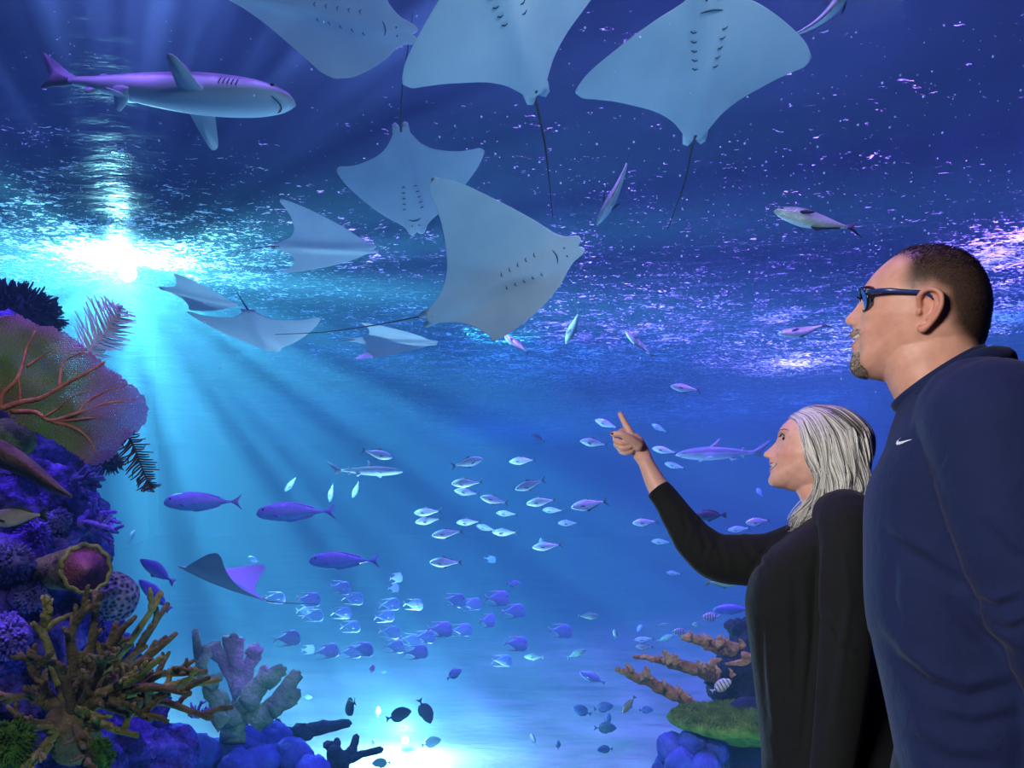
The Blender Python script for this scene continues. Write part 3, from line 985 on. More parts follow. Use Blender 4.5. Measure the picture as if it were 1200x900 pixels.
def swf(n):
    m = n // 2
    fs = []
    for i in range(m - 1):
        fs.append((i, i + 1, m + i + 1, m + i)); fs.append((n + i, n + m + i, n + m + i + 1, n + i + 1))
    for i in range(m - 1):
        fs.append((i, n + i, n + i + 1, i + 1)); fs.append((m + i, m + i + 1, n + m + i + 1, n + m + i))
    return fs
lay(pull, None, up_edge + lo_edge, swf, 'chest_logo', M_WPRINT, man)
lg = MB()
lgroot = empty('tmp', man.location)
legs_and_shoes(TM, lgroot, 0.90, 0.98, 0.175, M_DENIM, DM.V)
for o in list(lgroot.children): own(o, man)
bpy.data.objects.remove(lgroot)
tag(man, 'man in glasses and navy pullover with grey goatee looking up', 'person')

# ---------------------------------------------------------------- the woman
CW = (955, 530)
DW = Frame(955, 1.75)
DWH = Frame(955, 1.75, radians(3), DW.pt(*CW))
wface = [(957, 479), (945, 481), (933, 486), (924, 492), (917.5, 498), (913.2, 504.5), (911.6, 509), (911.2, 513), (909.5, 517.5), (905, 522.5), (899.5, 527.5), (895.2, 530.8), (894.2, 533), (896, 535.6), (900, 537.2), (902.3, 538.6), (901.4, 541.2), (900.6, 543.4), (902.2, 545.4), (904.4, 547.0), (902.4, 548.6), (901.0, 551), (902.4, 553.8), (903.2, 556), (901, 559.5), (900, 563.5), (901.4, 567.2), (904.8, 570), (910, 571.5)]
wunder = [(920, 573), (935, 577), (955, 580), (975, 575), (992, 565)]
wback = [(1003, 553), (1010, 537), (1012, 520), (1008, 505), (1000, 494), (988, 485), (973, 480)]
wflat = [(957, 479), (945, 481), (933, 486), (924, 492), (918, 498), (914.5, 504.5), (913.5, 511), (912.5, 518), (910.5, 525), (908.0, 532), (906, 538.6), (905, 545), (904.8, 551), (904.5, 556), (903, 561), (903, 566), (905.5, 569.6), (910, 571.5)]
w_ = lambda x, y: pr(x, y, CW, DWH)
HW = dict(d=DWH, C=CW, W=0.072, prof=polar(wface + wunder + wback, CW, DWH), base=polar(wflat + wunder + wback, CW, DWH),
          feat=[(w_(910, 571.5), 0.5), (w_(903, 556), 0.5), (w_(901, 551), 0.36), (w_(901, 543), 0.36), (w_(902, 538), 0.24), (w_(895, 533), 0.19), (w_(899, 527), 0.14), (w_(910, 516), 0.15), (w_(913, 504), 0.6), (w_(930, 488), 0.9)],
          box=[(-pi, 0.8), (-1.2, 0.9), (-0.5, 0.92), (0.0, 0.92), (0.6, 0.9), (1.5, 0.75), (2.2, 0.72), (pi, 0.8)],
          wid=[(-pi, 0.95), (-1.2, 0.92), (-0.7, 0.78), (-0.45, 0.84), (0, 0.97), (0.5, 0.96), (1.5, 1.0), (pi, 0.95)],
          bumps=[(w_(915, 512), 0.44, 0.07, 0.17, -0.007), (w_(912, 505), 0.36, 0.05, 0.25, 0.002), (w_(908, 531), 0.60, 0.10, 0.2, 0.006),
                 (w_(899.5, 536), 0.19, 0.035, 0.07, 0.003), (w_(905, 547), 0.0, 0.022, 0.46, -0.0055), (w_(905, 543), 0.66, 0.16, 0.17, 0.003)])
_q = DW.pt(965, 600)
woman = empty('person', (_q.x, _q.y, 0.0))
b = MB()
head_add(b, HW)
for s in (-1, 1): ear(b, V2(955, 534, DWH, s * 0.069), s, DWH, 0.9)
b.rings(fine_rings([(925, 560, 992, 540, 0.046), (935, 580, 990, 556, 0.048), (942, 594, 990, 572, 0.050), (946, 606, 992, 588, 0.056), (940, 625, 1000, 605, 0.085), (930, 645, 1005, 625, 0.12)], DW, 5))
b.rings(fine_rings([(930, 635, 1000, 615, 0.10), (900, 660, 1008, 645, 0.13), (890, 705, 1008, 700, 0.13), (898, 760, 992, 760, 0.115), (905, 840, 995, 840, 0.13), (905, 900, 1010, 900, 0.145)], DW, 4))
arm_n = [V2(990, 610, DW, -0.175), V2(990, 660, DW, -0.192), V2(990, 715, DW, -0.197), V2(986, 770, DW, -0.197)]
fore_n = [arm_n[-1], V2(976, 850, DW, -0.20), V2(962, 925, DW, -0.205)]
limb(b, arm_n, [0.042, 0.037, 0.034, 0.033]); limb(b, fore_n, [0.033, 0.031, 0.020])
hand_relaxed(b, fore_n[-1], fore_n[-1] - fore_n[-2], -1, DW, 0.92)
arm_f = [P(948, 640, 1.88), P(905, 655, 1.91), P(868, 656, 1.93), P(838, 652, 1.95), P(813, 633, 1.97)]
fore_f = [P(813, 633, 1.97), P(793, 604, 1.99), P(771, 570, 2.015), P(757, 542, 2.03)]
limb(b, arm_f, [0.045, 0.042, 0.040, 0.037, 0.034]); limb(b, fore_f, [0.034, 0.034, 0.027, 0.0195])
# pointing hand, palm to the viewer
hq = lambda x, y, dz=0.0: P(x, y, 2.04 + dz)
limb(b, [hq(758, 543, -0.005), hq(750, 529), hq(744, 519), hq(740, 511)], [0.0195, 0.023, 0.024, 0.018], 18, 6, 0.62, up=(0, 1, 0))
limb(b, [hq(746, 522, 0.0), hq(740, 524, 0.0), hq(736, 525, 0.0)], [0.020, 0.019, 0.014], 16, 4)
limb(b, [hq(742, 512, 0.006), hq(736.5, 503, 0.010), hq(731, 493, 0.016), hq(726.8, 485, 0.02)], [0.0105, 0.0092, 0.0080, 0.0066], 16, 5)      # index finger, stretched
limb(b, [hq(740, 512, 0.008), hq(730, 506, 0.010), hq(721.5, 513.5, -0.006), hq(727, 518.5, -0.020), hq(735, 519, -0.022)], [0.0105, 0.0094, 0.0088, 0.0080, 0.007], 14, 5)     # middle finger, folded
limb(b, [hq(738, 519, 0.010), hq(729, 514, 0.012), hq(722.5, 520.5, -0.004), hq(729, 525, -0.018), hq(737, 524.5, -0.020)], [0.0100, 0.0092, 0.0085, 0.0078, 0.0068], 14, 5)
limb(b, [hq(738, 525, 0.010), hq(731, 522, 0.012), hq(727, 527.5, -0.002), hq(733, 530.5, -0.014), hq(740, 529, -0.016)], [0.0092, 0.0083, 0.0076, 0.007, 0.0062], 14, 5)
limb(b, [hq(748, 522, -0.020), hq(739, 514.5, -0.030), hq(728, 509, -0.032), hq(718, 508.5, -0.024)], [0.0135, 0.0105, 0.0090, 0.0068], 16, 5)   # thumb across the folded fingers
TW = lambda u, l, z: Vector((_q.x, _q.y, 0)) + DW.R * u + DW.V * l + Vector((0, 0, z))
for s in (-1, 1):
    limb(b, [TW(0, s * 0.085, 0.80), TW(0, s * 0.085, 0.44), TW(0.02, s * 0.09, 0.07)], [0.07, 0.05, 0.034])
    limb(b, [TW(0.03, s * 0.09, 0.045), TW(-0.11, s * 0.095, 0.026)], [0.026, 0.022])
body = b.build('body', M_SKIN)
baked(body, [('REMESH', dict(mode='VOXEL', voxel_size=0.0021)), ('SMOOTH', dict(factor=0.45, iterations=3))])
SKW = srgb(232, 184, 166)[:3]; SKWR = srgb(214, 130, 112)[:3]; LIPW = srgb(172, 62, 62)[:3]; NAIL = srgb(160, 60, 66)[:3]
def tint_w(co, n_):
    x, y = pixof(co, DWH); lat = abs(DWH.lat(co))
    c = SKW
    if 1.3 < co.z and lat < 0.12 and x > 880:
        c = mixc(c, SKWR, 0.45 * exp(-((x - 922) / 13) ** 2 - ((y - 534) / 12) ** 2))
        c = mixc(c, SKWR, 0.25 * sstep(560, 580, y))
        ym = 547.0 - 2.5 * (lat / 0.030) ** 2; hh = max(0.0, 1 - (lat / 0.034) ** 2)
        if x < 920 and lat < 0.034:
            c = mixc(c, LIPW, 0.85 * max(sstep(6.2 * hh + 0.5, 4.6 * hh + 0.2, ym - y) * (y < ym), sstep(6.0 * hh + 0.5, 4.6 * hh + 0.2, y - ym) * (y >= ym)))
        c = mixc(c, srgb(80, 32, 28)[:3], 0.8 * exp(-((x - 900) / 1.9) ** 2 - ((y - 536.6) / 1.0) ** 2 - ((lat - 0.0065) / 0.0035) ** 2))
        e = exp(-(((x - 916.5) / 5) ** 2 + ((y - 508.5) / 3) ** 2))
        c = mixc(c, srgb(96, 62, 54)[:3], 0.5 * e)
    return c
set_tint(body, tint_w)
own(body, woman)
eye_parts(woman, HW, w_(915.2, 511.8), 0.42, 0.0112, 0.0022, (-1, -0.12, 0.3))
for s in (-1, 1):
    b = MB()
    strip_on_head(b, HW, [(w_(913, 505.5), s * 0.16), (w_(914.5, 502.2), s * 0.35), (w_(920, 502.6), s * 0.56), (w_(927, 507), s * 0.70)], 0.0020, 0.0000)
    b.build('eyebrow', M_BROWG, woman)
for s in (-1, 1):
    b = MB()
    strip_on_head(b, HW, [(w_(912.6, 512.5), s * 0.25), (w_(913.8, 508.6), s * 0.40), (w_(918, 509.8), s * 0.56), (w_(922, 512.6), s * 0.64)], 0.0016, 0.0028)
    b.build('eyelash', M_BROW, woman)
teeth(HW, w_(903, 549.2), w_(903, 544.8), 0.52, 0.0016, woman)
for o in list(woman.children):
    if o.name.split('.')[0] in ('eyeball', 'eyebrow', 'eyelash', 'teeth'): own(o, woman)
# fingernails
b = MB()
for c, r in ((hq(717.2, 508.2, -0.031), 0.0038),):
    b.ball(c, (r, 0.0016, r * 0.8), 12)
own(b.build('fingernail', simple('nail_varnish', srgb(126, 52, 56), 0.3)), woman)
# blouse
b = MB()
rows = [(950, 598, 984, 576, 0.058), (937, 613, 998, 583, 0.098), (918, 630, 1006, 594, 0.142), (895, 650, 1012, 616, 0.165), (881, 671, 1018, 645, 0.168), (874.5, 694, 1018, 680, 0.163), (873.5, 714, 1015, 704, 0.158), (877, 740, 1022, 738, 0.15),
        (882.5, 786, 1042, 786, 0.155), (888, 834, 1064, 840, 0.165), (893, 878, 1080, 900, 0.178), (896, 886, 1082, 912, 0.178)]
b.rings(fine_rings(rows, DW, 5, 48, 2.25))
limb(b, [arm_n[0] + Vector((0, 0.05, 0.012))] + arm_n, [0.05, 0.057, 0.054, 0.050, 0.048], 22)
limb(b, fore_n, [0.048, 0.043, 0.036], 22)
limb(b, [arm_f[0] + Vector((0.02, -0.04, -0.01))] + arm_f, [0.055, 0.063, 0.064, 0.062, 0.058, 0.049], 22)
limb(b, fore_f[:2], [0.049, 0.039], 22)
p, r = smooth_path([fore_f[1], P(782, 587, 2.003), P(770.5, 572.5, 2.014)], [0.039, 0.034, 0.0315], 6)
b.tube(p, r, 24)
blouse = b.build('blouse', M_BLACK)
baked(blouse, [('REMESH', dict(mode='VOXEL', voxel_size=0.0042)), ('SMOOTH', dict(factor=0.5, iterations=6))])
fold(blouse, [([(962, 615), (956, 680), (952, 760), (943, 850), (938, 895)], 0.008, 0.0045), ([(905, 690), (912, 760), (916, 830), (922, 890)], 0.014, 0.0035),
              ([(930, 660), (935, 740), (930, 820)], 0.012, 0.004), ([(890, 720), (893, 790), (900, 860)], 0.010, 0.004),
              ([(975, 640), (985, 700), (975, 780), (965, 860)], 0.012, 0.005), ([(960, 720), (985, 760), (1000, 770)], 0.008, 0.004),
              ([(818, 612), (828, 640), (822, 660)], 0.006, 0.004), ([(838, 626), (846, 650), (852, 672)], 0.007, 0.004), ([(800, 600), (806, 622), (800, 640)], 0.006, 0.003),
              ([(865, 628), (880, 650), (900, 668)], 0.008, 0.004), ([(905, 632), (890, 655), (878, 672)], 0.008, 0.004)], DW)
own(blouse, woman)
# silver hair
M_SIL = simple('silver_hair', srgb(228, 228, 222), 0.35, 0.5); M_SILD = simple('grey_hair', srgb(150, 148, 146), 0.4, 0.5); M_SILK = simple('dark_grey_hair', srgb(58, 55, 56), 0.42, 0.5)
b = MB()
rnd = random.Random(11)
def G(pts): return [V2(x, y, DWH, l) for x, y, l in pts]
near = [
    [(925, 489, -.010), (934, 497, -.050), (941, 515, -.074), (947, 535, -.081), (954, 556, -.080), (950, 577, -.076), (941, 594, -.072), (933, 608, -.066), (924, 619, -.058)],
    [(931, 485, -.010), (944, 494, -.054), (953, 516, -.081), (959, 538, -.087), (963, 560, -.087), (960, 582, -.084), (950, 600, -.080), (938, 612, -.074), (931, 622, -.066)],
    [(938, 481, -.008), (954, 489, -.050), (967, 512, -.083), (973, 538, -.090), (977, 560, -.092), (974, 578, -.092), (964, 592, -.092), (953, 603, -.090), (947, 612, -.084)],
    [(944, 478, -.006), (965, 485, -.046), (982, 508, -.078), (988, 536, -.088), (992, 560, -.092), (991, 576, -.095), (982, 588, -.098), (972, 594, -.100), (966, 598, -.098)],
    [(951, 476, -.003), (975, 482, -.038), (997, 506, -.066), (1003, 534, -.076), (1006, 557, -.080), (1006, 574, -.086), (999, 585, -.092), (992, 590, -.098), (986, 592, -.098)],
    [(957, 475.5, .0), (984, 481, -.026), (1010, 502, -.046), (1015, 530, -.050), (1014, 554, -.052), (1015, 572, -.058), (1010, 586, -.066), (1004, 594, -.074), (999, 598, -.076)],
    [(960, 475.5, .0), (990, 481, -.010), (1016, 502, -.015), (1020, 528, -.010), (1016, 552, -.010), (1018, 572, -.012), (1014, 590, -.018), (1008, 600, -.02), (1004, 606, -.02)],
]
far = [[(x, y, -l * 0.95) for x, y, l in g] for g in near]
def strand(gl, u, jit, r0, wav, mi):
    lk = round(u * 7) / 7.0
    if wav: u = lk + (u - lk) * 0.55
    u = max(0.0, min(len(gl) - 1.001, u))
    i = min(len(gl) - 2, int(u)); f = u - i
    n = len(gl[0])
    ctrl = [gl[i][k].lerp(gl[i + 1][k], f) for k in range(n)]
    off = Vector((rnd.gauss(0, jit), rnd.gauss(0, jit), rnd.gauss(0, jit)))
    ph = rnd.uniform(0, 6.28)
    cut = rnd.uniform(0.72, 1.0)
    tabs = [[(k, ctrl[k][a]) for k in range(n)] for a in range(3)]
    pts, rad = [], []
    m = 24
    for q in range(m + 1):
        x = q / m * (n - 1) * cut
        e = x / (n - 1)
        w = wav * e * e * 0.55
        lw = wav * 1.15 * e * sin(e * 12.5 + lk * 3.1 + 0.8 * sin(lk * 17)) if wav else 0.0
        pt = Vector([interp(tabs[a], x) for a in range(3)]) + off * (0.15 + e) + Vector((sin(ph + e * 11), 0.7 * cos(ph * 1.7 + e * 9), 0.4 * sin(ph + e * 13))) * w + DWH.R * lw - DWH.V * lw * 0.7
        pts.append(pt); rad.append(r0 * (1 - 0.75 * e ** 3) * (0.7 + 0.3 * min(1, e * 6)))
    b.tube(pts, rad, 5, mi)
def pick(): 
    x = rnd.random()
    return 0 if x < 0.66 else (1 if x < 0.92 else 2)
gn, gf = [G(g) for g in near], [G(g) for g in far]
for q in range(1500):
    strand(gn, rnd.uniform(0, len(gn) - 1.001), 0.0034, rnd.uniform(0.0006, 0.0013), 0.0095, pick())
for q in range(420):
    strand(gf, rnd.uniform(0, len(gf) - 1.001), 0.0035, rnd.uniform(0.0012, 0.0021), 0.006, pick())
# upper layer drawn back into a clip
upn = [[(948, 477, -.012), (968, 488, -.062), (986, 505, -.076), (1000, 523, -.066), (1009, 537, -.038), (1013, 545, -.012)],
       [(952, 475.5, -.006), (978, 482, -.048), (999, 500, -.062), (1011, 519, -.052), (1015, 535, -.028), (1014.5, 545, -.010)],
       [(957, 474.5, .0), (986, 479, -.024), (1009, 495, -.038), (1020, 514, -.030), (1020, 533, -.016), (1016, 545, -.006)],
       [(958, 474.5, .0), (990, 479, .004), (1013, 495, .004), (1023.5, 513, .002), (1022, 533, .0), (1017, 545, .0)]]
upf = [[(x, y, -l) for x, y, l in g] for g in upn]
save = pick
def pick2():
    x = rnd.random()
    return 0 if x < 0.38 else (1 if x < 0.72 else 2)
un, uf = [G(g) for g in upn], [G(g) for g in upf]
for q in range(430):
    strand(un, rnd.uniform(0, 2.999), 0.0020, rnd.uniform(0.0009, 0.0016), 0.0, pick2())
for q in range(200):
    strand(uf, rnd.uniform(0, 2.999), 0.0022, rnd.uniform(0.001, 0.0018), 0.0, pick2())
# soft grey under-layer that closes the gaps down to the scalp
rows_ = []
def under_layer(gl, inset):
    n = len(gl[0]); vs, fs = [], []
    for g in gl:
        for k in range(n):
            v = g[k].copy()
            c = DWH.pt(962, 530)
            dv = (v - Vector((c.x, c.y, v.z)));
            v = v - dv.normalized() * inset if dv.length > inset else v
            vs.append(v)
    for i in range(len(gl) - 1):
        for k in range(n - 1):
            q = i * n + k
            fs.append((q, q + 1, q + n + 1, q + n))
    b.add(vs, fs, 1)
under_layer([g[:8] for g in gn], 0.005); under_layer([g[:8] for g in gf], 0.005); under_layer(un, 0.003); under_layer(uf, 0.003)
own(b.build('hair', None, None, mats=[M_SIL, M_SILD, M_SILK]), woman)
b = MB(); b.ball(V2(1015.5, 545.5, DWH), 0.011, 18)
own(b.build('hair_clip', M_SHOE), woman)
for s in (-1, 1):
    b = MB()
    c = V2(952.5, 551, DWH, s * 0.086)
    b.tube([c + DWH.R * cos(2 * pi * k / 20) * 0.0055 + DWH.U * sin(2 * pi * k / 20) * 0.0075 for k in range(21)], 0.0012, 6)
    own(b.build('earring', M_METAL), woman)
lgroot = empty('tmp', woman.location)
legs_and_shoes(TW, lgroot, 0.80, 0.90, 0.155, M_BLACK, DW.V)
for o in list(lgroot.children): own(o, woman)
bpy.data.objects.remove(lgroot)
tag(woman, 'silver haired woman in black blouse pointing upward with one finger', 'person')
# ================================================================ fish
def body_mat(name, back, flank, belly, rough=0.35, metal=0.0, split=0.0, soft=0.08, pattern=None, scale_b=0.25):
    t = NT(name)
    tc = t.n('TexCoord')
    sp = t.n('SeparateXYZ'); t.link(tc.outputs['Object'], sp.inputs[0])
    z = sp.outputs[2]
    f = t.n('MapRange'); f.inputs[1].default_value = split - soft * 2; f.inputs[2].default_value = split + soft * 2
    t.link(z, f.inputs[0])
    c = t.ramp(f.outputs[0], [(0.0, belly[:3]), (0.5, flank[:3]), (1.0, back[:3])])
    nz = t.noise(tc.outputs['Object'], 14, 3)
    c = t.mix(1.0, c, t.ramp(nz, [(0.3, (0.86, 0.86, 0.88)), (0.7, (1.06, 1.06, 1.06))]), 'MULTIPLY')
    if pattern == 'bars':
        w = t.math('SINE', t.math('MULTIPLY', sp.outputs[0], 44.0))
        k = t.ramp(w, [(0.55, (0, 0, 0)), (0.75, (1, 1, 1))])
        c = t.mix(k, c, (0.012, 0.014, 0.02, 1))
    if pattern == 'fine':
        w = t.math('SINE', t.math('MULTIPLY', sp.outputs[0], 120.0))
        k = t.ramp(w, [(0.4, (0, 0, 0)), (0.9, (1, 1, 1))])
        c = t.mix(t.math('MULTIPLY', k, 0.28), c, back)
    vr = t.n('TexVoronoi', Scale=60.0); t.link(tc.outputs['Object'], vr.inputs['Vector'])
    return t.done(t.bsdf(c, rough, t.bump(vr.outputs[0], scale_b, 0.01), 0.5, Metallic=metal))

S_ = srgb
FM = {
    'jack': body_mat('silver_scales', S_(150, 160, 175), S_(225, 228, 230), S_(240, 242, 240), 0.3, 0.15, 0.02, 0.06),
    'pompano': body_mat('silver_green_scales', S_(70, 90, 110), S_(205, 215, 205), S_(235, 240, 228), 0.3, 0.15, 0.03, 0.05),
    'unicorn': body_mat('violet_lit_scales', S_(120, 112, 205), S_(116, 120, 215), S_(70, 140, 205), 0.35, 0.0, 0.0, 0.05, 'fine'),  # purple lamp light from above put into the scale colours
    'lookdown': body_mat('pearl_scales', S_(140, 160, 228), S_(150, 176, 232), S_(140, 176, 226), 0.45, 0.0, 0.0, 0.15, 'fine'),
    'tang': body_mat('slate_blue_scales', S_(44, 56, 110), S_(56, 76, 140), S_(70, 96, 150), 0.5),
    'dark': body_mat('dark_blue_scales', S_(26, 40, 62), S_(34, 56, 78), S_(44, 70, 90), 0.55),
    'sergeant': body_mat('barred_scales', S_(190, 205, 190), S_(225, 232, 235), S_(235, 240, 240), 0.4, 0, 0, 0.1, 'bars'),
    'snapper': body_mat('green_scales', S_(80, 130, 120), S_(130, 180, 160), S_(175, 205, 185), 0.4),
    'brown': body_mat('brown_scales', S_(92, 84, 92), S_(150, 138, 136), S_(180, 172, 170), 0.45),
    'magenta': body_mat('magenta_scales', S_(200, 40, 170), S_(225, 60, 190), S_(225, 110, 200), 0.4),
    'yellow': body_mat('yellow_green_scales', S_(150, 150, 60), S_(190, 185, 90), S_(200, 200, 140), 0.4),
    'violet': body_mat('violet_scales', S_(70, 52, 150), S_(96, 84, 200), S_(190, 195, 235), 0.4),
    'purpledark': body_mat('dark_purple_scales', S_(44, 30, 80), S_(60, 44, 110), S_(80, 70, 140), 0.5),
}
M_FIN_D = simple('dark_fin', S_(38, 44, 62), 0.5, var=0.2, scale=20)
M_FIN_P = simple('pale_fin', S_(176, 182, 205), 0.45, var=0.15, scale=20)
M_FIN_V = simple('violet_fin', S_(130, 112, 205), 0.45, var=0.15, scale=20)
M_FIN_G = simple('green_fin', S_(96, 140, 126), 0.45, var=0.15, scale=20)
M_EYE = simple('fish_eye', S_(14, 14, 18), 0.15, 0.6)

def fin_plate(b, outline, mi=0, thick=0.006, M=None):
    """thin plate with a closed outline in the x-z plane, thickest along its first edge"""
    n = len(outline)
    c = sum((Vector((x, 0, z)) for x, z in outline), Vector()) / n
    t2 = thick / 2
    vs = [Vector((x, t2 * 0.5, z)) for x, z in outline] + [Vector((x, -t2 * 0.5, z)) for x, z in outline] + [c + Vector((0, t2, 0)), c - Vector((0, t2, 0))]
    fs = []
    for i in range(n):
        k = (i + 1) % n
        fs.append((i, k, 2 * n)); fs.append((n + k, n + i, 2 * n + 1)); fs.append((i, n + i, n + k, k))
    if M is not None: vs = [M @ v for v in vs]
    b.add(vs, fs, mi)

def smooth_outline(pts, per=4):
    """round a closed outline a little (Chaikin)"""
    for _ in range(2):
        q = []
        n = len(pts)
        for i in range(n):
            a, c = pts[i], pts[(i + 1) % n]
            q.append((a[0] * 0.8 + c[0] * 0.2, a[1] * 0.8 + c[1] * 0.2)); q.append((a[0] * 0.2 + c[0] * 0.8, a[1] * 0.2 + c[1] * 0.8))
        pts = q
    return pts

SHAPES = {
  'jack': dict(top=[(0, 0.0), (.04, .045), (.15, .105), (.35, .15), (.55, .125), (.78, .045), (.90, .020)], bot=[(0, -.01), (.04, -.045), (.15, -.10), (.35, -.15), (.55, -.125), (.78, -.045), (.90, -.020)],
    wid=[(0, .008), (.08, .045), (.3, .075), (.6, .05), (.9, .012)], tail=[(.88, .018), (.95, .06), (1.06, .17), (1.0, .06), (.965, 0), (1.0, -.06), (1.06, -.17), (.95, -.06), (.88, -.018)],
    dorsal=[(.36, .14), (.44, .215), (.50, .155), (.62, .125), (.80, .055), (.80, .035), (.55, .11)], anal=[(.40, -.14), (.47, -.21), (.53, -.155), (.64, -.12), (.80, -.055), (.80, -.035), (.55, -.11)], pect=(.27, -.03, .17, .045), eye=(.085, .015, .020)),
  'unicorn': dict(top=[(0, -.01), (.03, .045), (.10, .085), (.25, .115), (.45, .115), (.68, .06), (.84, .016), (.88, .014)], bot=[(0, -.03), (.04, -.065), (.14, -.095), (.3, -.118), (.5, -.105), (.7, -.05), (.84, -.016), (.88, -.014)],
    wid=[(0, .012), (.08, .045), (.3, .062), (.6, .042), (.88, .010)], tail=[(.86, .012), (.92, .03), (1.03, .115), (.985, .05), (.96, 0), (.985, -.05), (1.03, -.115), (.92, -.03), (.86, -.012)],
    dorsal=[(.20, .10), (.26, .128), (.5, .128), (.74, .065), (.74, .04), (.5, .10)], anal=[(.36, -.11), (.42, -.135), (.6, -.10), (.74, -.06), (.74, -.04), (.5, -.095)], pect=(.22, -.03, .12, .04), eye=(.10, .035, .016)),
  'lookdown': dict(top=[(0, -.04), (.025, .06), (.07, .165), (.15, .25), (.27, .275), (.45, .23), (.64, .11), (.82, .022)], bot=[(0, -.12), (.025, -.19), (.08, -.255), (.18, -.295), (.32, -.285), (.48, -.225), (.65, -.11), (.82, -.022)],
    wid=[(0, .012), (.08, .035), (.3, .048), (.6, .03), (.82, .010)], tail=[(.80, .018), (.87, .05), (1.0, .17), (.935, .05), (.90, 0), (.935, -.05), (1.0, -.17), (.87, -.05), (.80, -.018)],
    dorsal=[(.28, .235), (.36, .275), (.62, .255), (.92, .235), (.62, .225), (.46, .165), (.4, .185)], anal=[(.30, -.25), (.38, -.30), (.64, -.285), (.95, -.265), (.64, -.25), (.48, -.165), (.4, -.20)], pect=(.24, -.06, .16, .04), eye=(.10, .08, .022)),
  'tang': dict(top=[(0, -.01), (.04, .06), (.15, .16), (.32, .215), (.55, .19), (.74, .07), (.84, .025)], bot=[(0, -.03), (.05, -.08), (.16, -.165), (.34, -.21), (.55, -.185), (.74, -.07), (.84, -.025)],
    wid=[(0, .012), (.1, .05), (.35, .07), (.65, .04), (.84, .012)], tail=[(.82, .022), (.88, .05), (1.0, .14), (.96, .05), (.945, 0), (.96, -.05), (1.0, -.14), (.88, -.05), (.82, -.022)],
    dorsal=[(.18, .16), (.25, .235), (.5, .275), (.70, .20), (.78, .085), (.74, .06), (.5, .19)], anal=[(.34, -.20), (.42, -.26), (.62, -.235), (.74, -.15), (.78, -.08), (.74, -.06), (.5, -.185)], pect=(.26, -.02, .15, .05), eye=(.12, .06, .020)),
}
SHAPES['snapper'] = dict(SHAPES['jack'], tail=[(.86, .022), (.93, .07), (1.02, .11), (1.0, .05), (.985, 0), (1.0, -.05), (1.02, -.11), (.93, -.07), (.86, -.022)], dorsal=[(.25, .13), (.32, .19), (.5, .19), (.68, .14), (.80, .06), (.78, .04), (.5, .125)])

KINDS = {  # name, shape, body material, fin material, real length
  'jack': ('silver_jack', 'jack', 'jack', M_FIN_D, 0.34), 'pompano': ('pompano', 'jack', 'pompano', M_FIN_D, 0.42), 'unicorn': ('unicornfish', 'unicorn', 'unicorn', M_FIN_V, 0.46),
  'lookdown': ('lookdown_fish', 'lookdown', 'lookdown', M_FIN_P, 0.235), 'tang': ('surgeonfish', 'tang', 'tang', M_FIN_D, 0.24), 'dark': ('surgeonfish', 'tang', 'dark', M_FIN_D, 0.26),
  'sergeant': ('sergeant_fish', 'tang', 'sergeant', M_FIN_P, 0.16), 'snapper': ('snapper', 'snapper', 'snapper', M_FIN_G, 0.24), 'brown': ('snapper', 'snapper', 'brown', M_FIN_D, 0.24),
  'magenta': ('reef_fish', 'tang', 'magenta', M_FIN_V, 0.10), 'yellow': ('reef_fish', 'snapper', 'yellow', M_FIN_G, 0.2), 'violet': ('parrotfish', 'snapper', 'violet', M_FIN_V, 0.26),
  'purpledark': ('reef_fish', 'snapper', 'purpledark', M_FIN_D, 0.22), 'white': ('reef_fish', 'snapper', 'lookdown', M_FIN_P, 0.28), 'teal': ('reef_fish', 'tang', 'snapper', M_FIN_G, 0.12), 'blue': ('reef_fish', 'tang', 'lookdown', M_FIN_V, 0.14),
}
PROTO = {}
